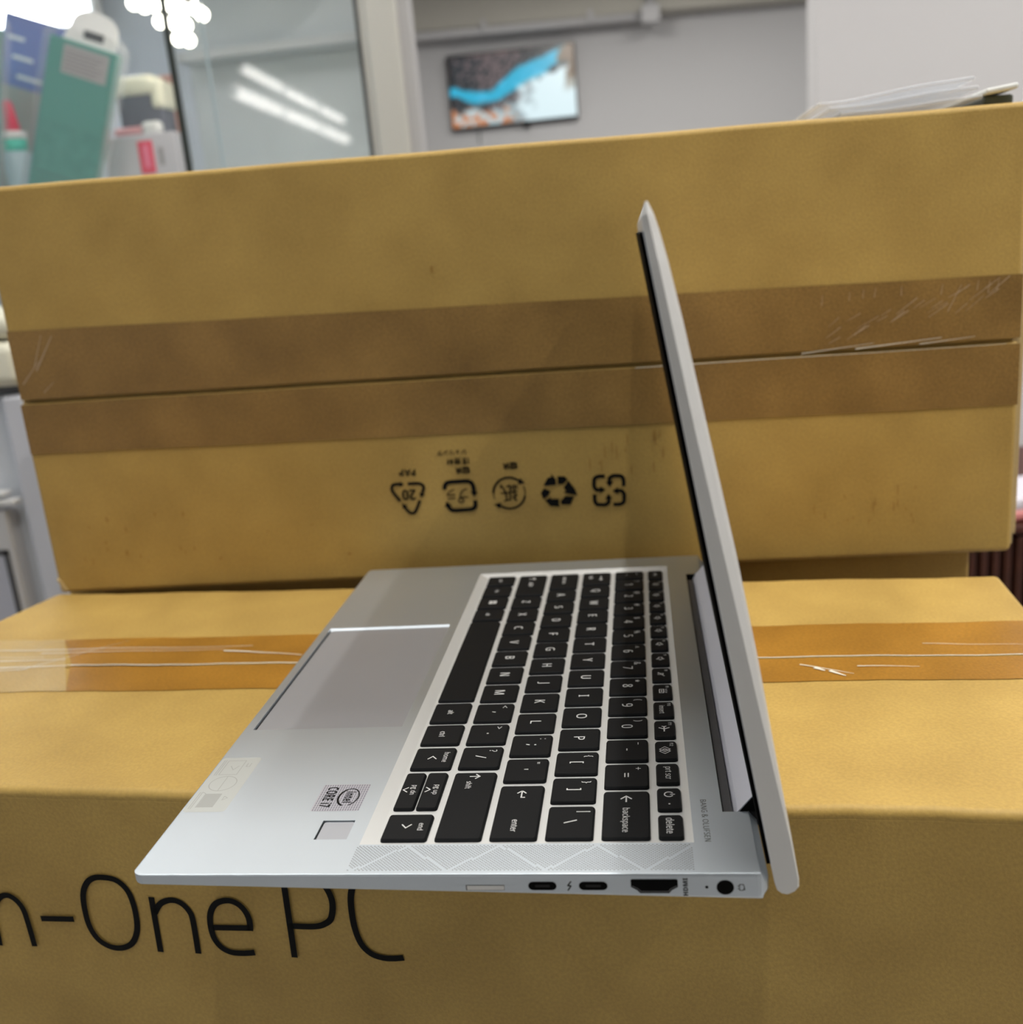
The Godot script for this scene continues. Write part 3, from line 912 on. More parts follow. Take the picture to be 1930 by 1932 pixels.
func key(o: Node3D, u0: float, u1: float, vn: float, vf: float) -> MeshInstance3D:
	var k := put("key", key_mesh(u1 - u0, vf - vn), M.key, o)
	k.position = L((u0 + u1) / 2, 0, (vn + vf) / 2)
	return k

# fx, fy: place of the legend's centre on the key, -0.5..0.5 along the reading direction and up
func legend(k: MeshInstance3D, du: float, dv: float, s: String, cap: float, fx := 0.0, fy := 0.0, squeeze := 1.0):
	lettering("legend", s, cap * MM, Vector3(fy * du * MM, 0.00006, fx * dv * MM), Vector3(0, 0, 1), Vector3(1, 0, 0), M.legend, k, squeeze)

func icon(k: MeshInstance3D, lines: Array, w := 0.4, at := Vector2.ZERO, m: Material = null):
	var st := begin()
	var xf := Transform3D(Basis(Vector3(0, 0, MM), Vector3(MM, 0, 0), Vector3(0, MM, 0)), Vector3(at.y * MM, 0.00007, at.x * MM))
	for l in lines:
		stroke(st, pv(l) if l is Array else l, w, xf)
	put("legend", done(st), m if m else M.legend, k)

func keyboard(o: Node3D):
	var U := []
	for i in 5:
		U.append(79.35 + 18.53 * i)
	var kw := 15.1
	var row := func(r: int, far0: float, pitch: float, mains: Array):
		for i in mains.size():
			var far: float = far0 + pitch * i
			var k := key(o, U[r], U[r] + kw, far - 15.1, far)
			var m: Array = mains[i]
			if m[0] != "":
				legend(k, kw, 15.1, m[0], 4.3 if m[0].length() == 1 and m[0].to_upper() == m[0] else 2.2)
			if m.size() > 1:
				legend(k, kw, 15.1, m[1], 2.9, -0.3, 0.28)
	row.call(4, 65.8, 18.53, [["=", "+"], ["-", "_"], ["0", ")"], ["9", "("], ["8", "*"], ["7", "&"], ["6", "^"], ["5", "%"], ["4", "$"], ["3", "#"], ["2", "@"], ["1", "!"]])
	row.call(3, 56.77, 18.62, [["]", "}"], ["[", "{"], ["P"], ["O"], ["I"], ["U"], ["Y"], ["T"], ["R"], ["E"], ["W"], ["Q"]])
	row.call(2, 71.0, 18.6, [["'", "\""], [";", ":"], ["L"], ["K"], ["J"], ["H"], ["G"], ["F"], ["D"], ["S"], ["A"]])
	row.call(1, 80.9, 18.61, [["/", "?"], [".", ">"], [",", "<"], ["M"], ["N"], ["B"], ["V"], ["C"], ["X"], ["Z"]])
	var k: MeshInstance3D
	# wide keys at both ends of the rows
	k = key(o, U[4], U[4] + kw, 19.8, 47.3)
	icon(k, [[[-10.6, 0], [-6.9, 0]], [[-8.8, 1.9], [-10.7, 0], [-8.8, -1.9]]], 0.5)
	legend(k, kw, 27.5, "backspace", 2.25, 0.14, -0.02)
	k = key(o, U[3], U[3] + kw, 19.8, 38.15)
	legend(k, kw, 18.35, "\\", 4.3, 0, 0)
	legend(k, kw, 18.35, "|", 3.4, -0.32, 0.27)
	k = key(o, U[2], U[2] + kw, 19.8, 52.0)
	icon(k, [[[-12.7, 0.8], [-11, 2.4]], [[-12.7, 0.8], [-11, -0.8]], [[-12.7, 0.8], [-8.4, 0.8], [-8.4, 2.2]]], 0.5, Vector2(0, -0.6))
	legend(k, kw, 32.2, "enter", 2.2, 0.28, -0.02)
	k = key(o, U[1], U[1] + kw, 19.8, 61.7)
	icon(k, [[[-18.2, -2.0], [-18.2, 1.7]], [[-19.8, 0.2], [-18.2, 1.8], [-16.6, 0.2]]], 0.5)
	legend(k, kw, 41.9, "shift", 2.0, -0.295, -0.1, 0.92)
	k = key(o, U[4], U[4] + kw, 272.4, 283.6)
	legend(k, kw, 11.2, "`", 4.0, 0, -0.1)
	legend(k, kw, 11.2, "~", 3.0, -0.1, 0.28)
	k = key(o, U[3], U[3] + kw, 265.3, 283.8)
	legend(k, kw, 18.5, "tab", 2.2, -0.1, -0.2)
	icon(k, [[[-3, 2.6], [3, 2.6]], [[1.6, 3.8], [3, 2.6], [1.6, 1.4]]], 0.45)
	k = key(o, U[2], U[2] + kw, 260.6, 284.0)
	legend(k, kw, 23.4, "caps lock", 2.0, -0.05, 0)
	k = key(o, U[1], U[1] + kw, 252.2, 284.0)
	icon(k, [[[-10, -2.0], [-10, 1.7]], [[-11.6, 0.2], [-10, 1.8], [-8.4, 0.2]]], 0.5)
	legend(k, kw, 31.8, "shift", 2.4, -0.02, 0)
	# bottom row
	k = key(o, U[0], U[0] + kw, 19.8, 34.3)
	legend(k, kw, 14.5, "end", 1.9, 0.02, 0.32)
	icon(k, [[[-1.1, 1.7], [1.0, 0], [-1.1, -1.7]]], 0.45, Vector2(0, -0.4))
	var up := key(o, U[0] + 8.2, U[0] + kw, 38.6, 62.1)
	up.name = "arrow_key"
	legend(up, 6.9, 23.5, "pg up", 1.9, 0.0, 0.14)
	icon(up, [[[-1.6, -0.9], [0, 0.9], [1.6, -0.9]]], 0.42, Vector2(0, -1.7))
	var dn := key(o, U[0], U[0] + 6.8, 38.6, 62.1)
	dn.name = "arrow_key_001"
	legend(dn, 6.8, 23.5, "pg dn", 1.9, 0.0, 0.16)
	icon(dn, [[[-1.6, 0.9], [0, -0.9], [1.6, 0.9]]], 0.42, Vector2(0, -1.7))
	k = key(o, U[0], U[0] + kw, 65.8, 80.9)
	legend(k, kw, 15.1, "home", 2.1, -0.02, 0.32)
	icon(k, [[[1.1, 1.7], [-1.0, 0], [1.1, -1.7]]], 0.45, Vector2(0, -0.4))
	k = key(o, U[0], U[0] + kw, 84.7, 99.9)
	legend(k, kw, 15.2, "ctrl", 2.3)
	k = key(o, U[0], U[0] + kw, 103.3, 119.6)
	legend(k, kw, 16.3, "alt", 2.3)
	key(o, U[0], U[0] + kw, 123.0, 213.2)
	k = key(o, U[0], U[0] + kw, 216.8, 231.0)
	legend(k, kw, 14.2, "alt", 2.3)
	k = key(o, U[0], U[0] + kw, 234.4, 249.4)
	icon(k, [[[-2.0, 1.1], [-0.2, 1.1]], [[0.2, 1.1], [2.0, 1.1]], [[-2.0, -1.1], [-0.2, -1.1]], [[0.2, -1.1], [2.0, -1.1]]], 1.9)
	k = key(o, U[0], U[0] + kw, 252.7, 266.9)
	legend(k, kw, 14.2, "fn", 2.2)
	k = key(o, U[0], U[0] + kw, 270.4, 284.5)
	legend(k, kw, 14.1, "ctrl", 2.1)
	# function row
	var names := ["delete", "power", "prt sc", "f12", "f11", "insert", "f9", "f8", "f7", "f6", "f5", "f4", "f3", "f2", "f1", "esc"]
	for i in 16:
		var far := 32.4 + 16.72 * i
		k = key(o, 172.0, 179.3, far - (12.6 if i == 0 else 13.0), far)
		var n: String = names[i]
		if n == "delete": legend(k, 7.3, 12.6, "delete", 2.5, 0, -0.02, 0.95)
		elif n == "prt sc": legend(k, 7.3, 13, "prt scr", 2.3, 0, 0.0, 0.95)
		elif n == "esc": legend(k, 7.3, 13, "esc", 2.1)
		elif n == "insert":
			legend(k, 7.3, 13, "insert", 2.1, 0.02, -0.08, 0.95)
			legend(k, 7.3, 13, "f10", 1.3, -0.30, 0.32)
		elif n == "power":
			icon(k, [arc(Vector2(0, 0), 1.5, 1.5, 60, -240, 18), [[0, 0.4], [0, 2.1]]], 0.42, Vector2(-2.4, 0))
			icon(k, [[[3.3, 0], [3.9, 0]]], 0.6)
		else:
			legend(k, 7.3, 13, n, 1.3, -0.31, 0.30)
			match n:
				"f12": icon(k, [[[-2.6, 0], [-0.7, 2.0], [1.2, 0], [-0.7, -2.0], [-2.6, 0]], [[-1.2, 0], [0.7, 2.0], [2.6, 0], [0.7, -2.0], [-1.2, 0]], [[-0.6, 0.8], [0.2, 0], [-0.6, -0.8]]], 0.3, Vector2(0.3, -0.4))
				"f11": icon(k, [[[-2.1, 0], [2.2, 0]], [[0.2, 0], [-1.0, 2.1]], [[0.2, 0], [-1.0, -2.1]], [[-1.7, 0], [-2.2, 0.9]], [[-1.7, 0], [-2.2, -0.9]]], 0.5, Vector2(0.2, -0.2))
				"f9": icon(k, [[[-1.7, -1.2], [1.7, -1.2], [1.7, 0.6], [-1.7, 0.6], [-1.7, -1.2]], [[-1.0, -0.3], [1.0, -0.3]], [[-1.3, 1.2], [-1.6, 2]], [[0, 1.2], [0, 2.1]], [[1.3, 1.2], [1.6, 2]]], 0.4)
				"f8": icon(k, [[[-0.9, -1.6], [-0.9, 0.8], [0.3, 0.8], [0.3, -1.6]], [[-2, -1.4], [2, 1.4]]], 0.4)
				_: icon(k, [[[-1.6, -0.7], [-0.8, -0.7], [0.4, -1.6], [0.4, 1.6], [-0.8, 0.7], [-1.6, 0.7], [-1.6, -0.7]], [[1.2, -0.6], [1.4, 0], [1.2, 0.6]]], 0.4)

func speaker(o: Node3D):
	# grille: small holes in staggered rows with plain zigzag bands between
	var st := begin()
	var y := DECK + 0.02
	var rows := 22
	for j in rows:
		var v := 2.2 + j * 0.61
		var f := (v - 1.9) / 13.1
		for i in 88:
			var u := 72.9 + i * 1.265 + (0.63 if j % 2 else 0.0)
			if u > 182.2: continue
			var ph := fposmod(u - 74.2, 31.0) / 31.0
			var zig := 1.0 - absf(ph * 2.0 - 1.0)
			if absf(zig - f) < 0.045: continue
			var c := L(u, y, v)
			var p := PackedVector3Array()
			for a in 6:
				p.append(c + Vector3(cos(TAU * a / 6), 0, sin(TAU * a / 6)) * 0.235 * MM)
			for a in [[0, 1, 2], [0, 2, 3], [0, 3, 4], [0, 4, 5]]:
				tri(st, p[a[0]], p[a[1]], p[a[2]], Vector3.UP)
	var g := put("speaker_grille", done(st), M.print_grey, o)
	g.set_meta("kind", "stuff")
	g.set_meta("label", "speaker holes in a zigzag pattern along the right edge")

func flat_ring(pts: PackedVector3Array, m: Material, called: String, parent: Node) -> MeshInstance3D:
	var st := begin()
	var c := Vector3.ZERO
	for p in pts:
		c += p
	c /= pts.size()
	for i in pts.size():
		tri(st, c, pts[i], pts[(i + 1) % pts.size()], Vector3.UP)
	return put(called, done(st), m, parent)

func marks(o: Node3D):
	var X := Vector3(0, 0, 1)
	var Y := Vector3(1, 0, 0)
	lettering("maker_lettering", "BANG & OLUFSEN", 0.0019, L(187.0, DECK + 0.03, 28.7), X, Y, M.print_grey, o, 1.16)
	# processor sticker: striped square with a swirl and lettering
	var s := flat_ring(ring(49.3, 67.2, 36.4, 54.1, 1.0, DECK + 0.03), mat(Color(0.80, 0.80, 0.84), 0.3, 0.4), "processor_sticker", o)
	s.set_meta("label", "silver striped square processor sticker")
	var st := begin()
	for i in 19:
		var u := 49.9 + i * 0.93
		for v in 12:
			quad(st, L(u, DECK + 0.045, 36.6 + v * 1.46), L(u + 0.42, DECK + 0.045, 36.6 + v * 1.46), L(u + 0.42, DECK + 0.045, 36.6 + v * 1.46 + 1.18), L(u, DECK + 0.045, 36.6 + v * 1.46 + 1.18), Vector3.UP)
	put("stripes", done(st), mat(Color(0.55, 0.55, 0.61), 0.5), s)
	lettering("sticker_lettering", "CORE i7", 0.0040, L(53.8, DECK + 0.06, 45.6), X, Y, M.ink, s, 0.66, true)
	lettering("sticker_lettering", "intel", 0.0031, L(61.2, DECK + 0.06, 45.4), X, Y, M.ink, s, 0.8, true)
	st = begin()
	var xf := Transform3D(Basis(Vector3(0, 0, MM), Vector3(MM, 0, 0), Vector3(0, MM, 0)), L(61.0, DECK + 0.06, 45.4))
	stroke(st, arc(Vector2.ZERO, 5.6, 3.7, 20, 205, 26), 0.5, xf)
	stroke(st, arc(Vector2.ZERO, 5.6, 3.7, 205, 345, 22), 0.8, xf)
	put("sticker_lettering", done(st), M.ink, s)
	# pale registration sticker at the front edge
	var p := flat_ring(ring(0.9, 17.2, 36.8, 75.6, 1.6, DECK + 0.02), mat(Color(0.79, 0.805, 0.80), 0.45, 0.6), "pale_sticker", o)
	p.set_meta("label", "pale translucent sticker with faint outline drawings")
	st = begin()
	xf = Transform3D(Basis(Vector3(0, 0, MM), Vector3(MM, 0, 0), Vector3(0, MM, 0)), L(8.6, DECK + 0.035, 56.2))
	for l in [[[-17, -4.4], [-6.5, -4.4], [-6.5, 2.8], [-17, 2.8], [-17, -4.4]], [[-17.5, -5.4], [-6, -5.4]], [[-17.5, -6.2], [-6, -6.2]], [[-13, -2], [-10, 0], [-13, 1.4]], [[7, -3.8], [16.5, -3.8]], [[6, -5.4], [17.5, -5.4]], [[6, -6.2], [17.5, -6.2]], [[6, -5.4], [7, -3.8]], [[-5, 0], [5, 0]], [[-15, 4.4], [-12.4, 4.4], [-12.4, 5.8], [-15, 5.8]], [[9, 4.4], [11.6, 4.4], [10.2, 6.0], [9, 4.4]]]:
		stroke(st, pv(l), 0.32, xf)
	stroke(st, arc(Vector2.ZERO, 5.2, 5.2, 0, 345, 23), 0.35, xf, true)
	var b0 := [Vector2(7.2, -3.6), Vector2(16.4, -3.6), Vector2(16.4, 2.8), Vector2(7.2, 2.8)]
	prism(st, PackedVector2Array(b0), xf, 0.0)
	put("drawing", done(st), mat(Color(0.71, 0.72, 0.715), 0.5, 0.6), p)

func ports(o: Node3D):
	# on the right side, facing the camera: x = u, y = up
	var F := func(u: float, y: float) -> Transform3D:
		return Transform3D(Basis().scaled(Vector3(MM, MM, MM)), L(u, y, -0.06))
	var slot := func(hw: float, hh: float) -> PackedVector2Array:
		var p := PackedVector2Array()
		p.append_array(arc(Vector2(hw - hh, 0), hh, hh, -90, 90, 8))
		p.append_array(arc(Vector2(-hw + hh, 0), hh, hh, 90, 270, 8))
		return p
	for u in [135.3, 151.0]:
		var st := begin()
		prism(st, slot.call(4.4, 1.5), F.call(u, -3.85), 0.0)
		var q := put("usb_port", done(st), M.port, o)
		q.set_meta("label", "oval black port")
		st = begin()
		prism(st, slot.call(2.4, 0.42), F.call(u, -3.85) * Transform3D(Basis(), Vector3(0, 0, 0.04)), 0.0)
		put("contact_tongue", done(st), M.port_metal, q)
	var h := begin()
	prism(h, PackedVector2Array([Vector2(-7.1, 2.2), Vector2(-6.7, 2.5), Vector2(6.7, 2.5), Vector2(7.1, 2.2), Vector2(7.1, -0.2), Vector2(5.2, -1.4), Vector2(4.4, -2.4), Vector2(-4.4, -2.4), Vector2(-5.2, -1.4), Vector2(-7.1, -0.2)]), F.call(169.6, -4.0), 0.0)
	var hp := put("video_port", done(h), M.port, o)
	h = begin()
	stroke(h, pv([[-6.8, 0.2], [-4.9, -0.9], [-4.2, -1.8], [4.2, -1.8], [4.9, -0.9], [6.8, 0.2]]), 0.22, F.call(169.6, -4.0) * Transform3D(Basis(), Vector3(0, 0, 0.04)))
	put("shell_rim", done(h), mat(Color(0.45, 0.45, 0.46), 0.4, 0.4), hp)
	var st := begin()
	prism(st, arc(Vector2.ZERO, 2.6, 2.55, 0, 345, 23), F.call(190.8, -4.4), 0.0)
	put("power_port", done(st), M.port, o)
	st = begin()
	prism(st, arc(Vector2.ZERO, 0.5, 0.5, 0, 330, 11), F.call(185.3, -4.3), 0.0)
	put("status_lamp", done(st), M.port, o)
	# card slot cover
	st = begin()
	prism(st, PackedVector2Array([Vector2(-6.1, -0.95), Vector2(6.1, -0.95), Vector2(6.1, 0.95), Vector2(-6.1, 0.95)]), F.call(117.3, -4.45), 0.0)
	var cs := put("card_slot", done(st), M.dark_metal, o)
	st = begin()
	prism(st, PackedVector2Array([Vector2(-5.75, -0.8), Vector2(6.0, -0.8), Vector2(6.0, 0.75), Vector2(-5.75, 0.75)]), F.call(117.3, -4.45) * Transform3D(Basis(), Vector3(0, 0, 0.05)), 0.0)
	put("slot_cover", done(st), M.silver_side, cs)
	# printed marks: bolt, HDMI, plug
	st = begin()
	var t: Transform3D = F.call(143.6, -3.9)
	for l in [[[0.7, 1.7], [-0.5, 0.1]], [[-0.5, 0.1], [0.6, 0.1]], [[0.6, 0.1], [-0.5, -1.6]]]:
		stroke(st, pv(l), 0.4, t)
	put("port_mark", done(st), M.ink, o)
	st = begin()
	t = F.call(195.5, -4.4)
	for l in [[[-0.5, -1.0], [0.6, -1.0], [0.9, -0.4], [0.9, 0.4], [0.6, 1.0], [-0.5, 1.0], [-0.5, -1.0]], [[-1.1, 0.45], [-0.5, 0.45]], [[-1.1, -0.45], [-0.5, -0.45]], [[0.9, 0], [1.1, -1.0]]]:
		stroke(st, pv(l), 0.22, t)
	put("port_mark", done(st), M.ink, o)
	lettering("port_mark", "HDMI", 0.0014, L(178.95, -4.2, -0.07), Vector3(0, 1, 0), Vector3(-1, 0, 0), M.ink, o, 1.2, true)

func lid(o: Node3D):
	# s runs up the lid, n out of its back, v across; the lid leans over the keyboard
	var e := Vector3(-0.1513, 0.9885, 0)
	var nn := Vector3(0.9885, 0.1513, 0)
	var org := Vector3(204.9, 0, 0)
	var W := 307.6
	var P := func(s: float, n: float, v: float) -> Vector3:
		var q := org + e * s + nn * n
		return L(q.x, q.y, v)
	# [s, inner n, side n (where the back begins to slope), back n, slope width]
	var sec := [
		[-7.3, 2.6, 3.4, 3.6, 0.5], [-6.8, 1.3, 5.0, 5.6, 0.6], [-5.6, 0.3, 6.3, 6.9, 0.8], [-3.0, 0.0, 6.9, 7.3, 0.9], [10, 0.0, 6.9, 7.5, 1.4], [35, 0.0, 6.0, 7.6, 2.6], [68, 0.0, 5.0, 7.9, 4.0], [100, 0.0, 4.1, 7.6, 5.0], [137, 0.0, 3.0, 6.5, 5.5], [166, 0.0, 2.5, 5.6, 5.5], [182, 0.0, 2.2, 4.8, 5.2], [190, 0.0, 2.0, 4.1, 4.6], [194.0, 0.3, 1.9, 3.5, 3.8], [197.3, 1.9, 2.1, 2.6, 2.0]]
	var st := begin()
	var rings := []
	for q in sec:
		var r := PackedVector3Array()
		var c: float = 0.8 if q[0] < 190 else 1.6
		var top := 0.0 if q[0] < 190.0 else (0.6 if q[0] < 195 else 1.6)
		r.append(P.call(q[0], q[1], top + 0.25))
		r.append(P.call(q[0], minf(q[1] + 0.25, q[2]), top))
		r.append(P.call(q[0], q[2], top))
		r.append(P.call(q[0], lerpf(q[2], q[3], 0.7), top + q[4] * 0.5))
		r.append(P.call(q[0], q[3], top + q[4]))
		r.append(P.call(q[0], q[3], W - top - q[4]))
		r.append(P.call(q[0], q[2], W - top))
		r.append(P.call(q[0], minf(q[1] + 0.25, q[2]), W - top))
		r.append(P.call(q[0], q[1], W - top - 0.25))
		rings.append(r)
	loft(st, rings)
	var l := put("lid", done(st), M.silver_side, o)
	l.set_meta("label", "silver lid standing almost upright, seen edge on")
	# display panel with its black surround, proud of the lid's inner face
	st = begin()
	var d0 := PackedVector3Array()
	var d1 := PackedVector3Array()
	for c in [[3.0, 1.2], [190.2, 1.2], [190.2, W - 1.2], [3.0, W - 1.2]]:
		d0.append(P.call(c[0], 0.1, c[1]))
		d1.append(P.call(c[0], -1.25, c[1]))
	loft(st, [d0, d1], true, false, true)
	put("display", done(st), M.screen, l)
	# hinge cover: light grey bar between lid and base
	st = begin()
	var h0 := PackedVector3Array()
	var h1 := PackedVector3Array()
	for c in [[196.6, -2.6], [198.0, 0.2], [203.9, 6.6], [205.0, 2.0], [204.0, -4.2], [198.0, -4.2]]:
		h0.append(L(c[0], c[1], 33.9 if c[0] < 199 else 34.6))
		h1.append(L(c[0], c[1], 273.8))
	loft(st, [h0, h1])
	put("hinge_cover", done(st), M.hinge, l)
	st = begin()
	prism(st, PackedVector2Array([Vector2(198.2, -5.0), Vector2(198.2, -0.2), Vector2(204.4, 6.9), Vector2(206.5, 2.0), Vector2(206.0, -5.0)]), Transform3D(Basis().scaled(Vector3(MM, MM, MM)), L(0, 0, 33.75)), 0.6)
	put("hinge_end", done(st), M.black, l)

# ---------------------------------------------------------------- background
func R(x: float, y: float, z: float) -> Vector3:   # millimetres relative to the deck
	return Vector3(x * MM, Y0 + y * MM, z * MM)

func cabinet():
	var c := thing("display_cabinet", "glass fronted display cabinet with a pale aluminium frame, behind the boxes on the left", "cabinet", R(-700, -963, -1500))
	var bx := func(called: String, x0: float, x1: float, y0: float, y1: float, z0: float, z1: float, m: Material, r := 0.002):
		return put(called, rbox(R(x0, y0, z0) - c.position, R(x1, y1, z1) - c.position, r), m, c)
	bx.call("plinth", -800, -135, -963, -100, -1780, -1300, M.white)
	bx.call("back_panel", -670, -262, -100, 800, -1775, -1755, mat(Color(0.79, 0.82, 0.84), 0.7))
	bx.call("back_panel", -1500, -670, -100, 800, -1775, -1755, mat(Color(0.80, 0.83, 0.88), 0.7))
	bx.call("rail", -665, -262, 575, 592, -1755, -1690, mat(Color(0.74, 0.76, 0.78), 0.5))
	bx.call("roof", -1500, -135, 800, 830, -1780, -1290, M.white)
	bx.call("side_panel", -1520, -1500, -963, 830, -1780, -1290, M.white)
	# post: stepped aluminium profile at the right
	bx.call("post", -198, -150, -963, 830, -1330, -1285, M.alu, 0.004)
	bx.call("post", -152, -132, -963, 830, -1322, -1292, M.wall_grey, 0.003)
	bx.call("gasket", -216, -209, -100, 800, -1312, -1300, M.print_grey, 0.001)
	bx.call("gasket", -209, -198, -100, 800, -1318, -1296, M.alu, 0.001)
	bx.call("shelf", -1500, -262, 272, 280, -1755, -1335, clear_sheet(0.25, Color(0.8, 0.93, 0.9)), 0.002)
	# sliding panes: single sheets with a dark polished edge
	var st := begin()
	quad(st, R(-460, -100, -1306) - c.position, R(-212, -100, -1306) - c.position, R(-212, 800, -1306) - c.position, R(-460, 800, -1306) - c.position, Vector3(0, 0, 1))
	put("pane", done(st), M.glass, c)
	st = begin()
	quad(st, R(-510, -100, -1306) - c.position, R(-460, -100, -1306) - c.position, R(-460, 800, -1306) - c.position, R(-510, 800, -1306) - c.position, Vector3(0, 0, 1))
	put("pane", done(st), M.glass, c)
	st = begin()
	quad(st, R(-1500, -100, -1322) - c.position, R(-458, -100, -1322) - c.position, R(-458, 800, -1322) - c.position, R(-1500, 800, -1322) - c.position, Vector3(0, 0, 1))
	put("pane", done(st), M.glass, c)
	bx.call("pane_edge", -512, -504.5, -100, 800, -1312, -1300, mat(Color(0.10, 0.14, 0.12), 0.4), 0.001)
	bx.call("pane_edge", -459.5, -457.5, -100, 800, -1326, -1318, mat(Color(0.66, 0.74, 0.78), 0.3), 0.0005)
	# glowing panel in the cabinet's upper left
	var p := thing("light_panel", "glowing white light panel at the top left inside the glass cabinet", "light", R(-1010, 722, -1690))
	put("housing", rbox(Vector3(-0.2, -0.07, -0.03), Vector3(0.2, 0.07, -0.002), 0.004), M.white, p)
	put("diffuser", rbox(Vector3(-0.19, -0.062, -0.003), Vector3(0.19, 0.062, 0.002), 0.002), M.panel_glow, p)
	put("bracket", rbox(Vector3(-0.02, -0.02, -0.066), Vector3(0.02, 0.02, -0.03), 0.002), M.alu, p)
	var a := AreaLight3D.new()
	a.name = "panel_lamp"
	a.area_size = Vector2(0.36, 0.12)
	a.light_energy = 0.16
	a.area_range = 12.0
	a.area_attenuation = 2.0
	a.shadow_enabled = true
	p.add_child(a)
	a.transform = Transform3D(Basis(Vector3.UP, PI), Vector3(0, 0, 0.006)) * Transform3D(Basis(Vector3.UP, PI))
	# cluster of small lamps
	var k := thing("lamp_cluster", "cluster of small glaring round lamps behind the cabinet glass", "lamp", R(-560, 800, -1400))
	put("stem", rbox(Vector3(-0.004, -0.1, -0.004), Vector3(0.004, -0.001, 0.004), 0.001), M.alu, k)
	for b in [[-690, 662], [-671, 655], [-653, 655], [-646, 627], [-619, 650], [-600, 642], [-576, 641], [-566, 630], [-620, 622], [-600, 616], [-617, 595], [-598, 591], [-640, 690], [-600, 680]]:
		var sp := SphereMesh.new()
		sp.radius = 0.0102
		sp.height = 0.0204
		sp.radial_segments = 16
		sp.rings = 8
		var o := put("bulb", sp, M.bulb, k)
		o.position = R(173.6 + (b[0] - 173.6) * 0.893, 187.6 + (b[1] - 187.6) * 0.893, -1400) - k.position
		var top := Vector3(0, -0.1, 0)
		var d := o.position - top
		var s2 := begin()
		var n := d.cross(Vector3(0, 0, 1)).normalized() * 0.0012
		quad(s2, top - n, top + n, o.position + n, o.position - n, Vector3(0, 0, 1))
		quad(s2, top - n, top + n, o.position + n, o.position - n, Vector3(0, 0, -1))
		put("wire", done(s2), M.alu, k)
	var om := OmniLight3D.new()
	om.name = "cluster_lamp"
	om.light_energy = 0.004
	om.light_size = 0.05
	om.omni_range = 12.0
	om.omni_attenuation = 2.0
	om.light_color = Color(1.0, 0.98, 0.93)
	om.shadow_enabled = true
	k.add_child(om)
	om.position = R(-530, 575, -1370) - k.position

func hang_pack(label: String, at: Vector3, tilt: float, w: float, h: float, body: Color, top_col: Color, with_label: bool, tab: bool):
	var o := thing("blister_pack", label, "package", at)
	o.rotation.z = tilt
	var m := mat(body, 0.55)
	m.albedo_texture = noise_tex(int(w * 977), 0.02, 3, Color(0.86, 0.9, 0.9), Color(1, 1, 1), 256)
	m.uv1_triplanar = true
	m.uv1_scale = Vector3(6, 6, 6)
	put("carton", rbox(Vector3(-w / 2, 0, -0.024), Vector3(w / 2, h, 0), 0.003, 2), m, o)
	put("side_print", rbox(Vector3(-w / 2 - 0.0006, 0.004, -0.022), Vector3(-w / 2 + 0.001, h * 0.72, -0.002), 0.0003), mat(Color(0.24, 0.33, 0.45), 0.5), o)
	put("top_print", rbox(Vector3(-w / 2 + 0.002, h * 0.55, -0.001), Vector3(w / 2 - 0.002, h - 0.003, 0.0006), 0.0004), mat(top_col, 0.55), o)
	if with_label:
		var lb := put("label_sticker", rbox(Vector3(-w * 0.26, h - 0.052, 0.0), Vector3(w * 0.42, h - 0.008, 0.0012), 0.0004), mat(Color(0.66, 0.65, 0.66), 0.6), o)
		for i in 6:
			put("print_line", rbox(Vector3(-w * 0.23, h - 0.018 - i * 0.0058, 0.0011), Vector3(w * (0.36 - 0.05 * (i % 3)), h - 0.0165 - i * 0.0058, 0.0016), 0.0002), mat(Color(0.5, 0.49, 0.5), 0.6), lb)
		for i in 5:
			put("print_line", rbox(Vector3(-w * 0.44, 0.03 + i * 0.011, -0.0005), Vector3(w * 0.36, 0.033 + i * 0.011, 0.0005), 0.0002), mat(Color(0.30, 0.47, 0.46), 0.6), o)
	if tab:
		# white hang tab with a slot
		var st := begin()
		var outer := PackedVector2Array()
		outer.append_array(arc(Vector2(0.012, 0.026), 0.040, 0.026, 0, 180, 14))
		outer.append(Vector2(-0.040, -0.004))
		outer.append(Vector2(0.052, -0.004))
		var slot := PackedVector2Array([Vector2(-0.006, 0.008), Vector2(0.028, 0.008), Vector2(0.030, 0.021), Vector2(-0.006, 0.021)])
		var xf := Transform3D(Basis(), Vector3(0, h, -0.006))
		for part in Geometry2D.clip_polygons(outer.slice(0), PackedVector2Array([Vector2(-0.006, 0.008), Vector2(0.03, 0.008), Vector2(0.03, 0.2), Vector2(-0.006, 0.2)])):
			prism(st, part, xf, 0.002)
		prism(st, PackedVector2Array([Vector2(-0.006, 0.021), Vector2(0.030, 0.021), Vector2(0.030, 0.049), Vector2(0.012, 0.052), Vector2(-0.006, 0.0495)]), xf, 0.002)
		put("hang_tab", done(st), mat(Color(0.96, 0.96, 0.96), 0.4), o)
		put("slot_backing", rbox(Vector3(slot[0].x, h + 0.008, -0.012), Vector3(slot[1].x, h + 0.021, -0.010), 0.0005), mat(Color(0.32, 0.33, 0.36), 0.6), o)
	# clear shell round the carton
	var shell := begin()
	var r0 := PackedVector3Array()
	var r1 := PackedVector3Array()
	for q in [[-w / 2 - 0.009, -0.0], [w / 2 + 0.007, -0.0], [w / 2 + 0.007, h + 0.006], [w / 2 - 0.006, h + 0.02], [-w / 2 + 0.004, h + 0.016], [-w / 2 - 0.009, h + 0.004]]:
		r0.append(Vector3(q[0], q[1], -0.03))
		r1.append(Vector3(lerpf(q[0], 0, 0.02), q[1], 0.006))
	loft(shell, [r0, r1], true, false, false)
	put("clear_shell", done(shell), M.film, o)
	return o

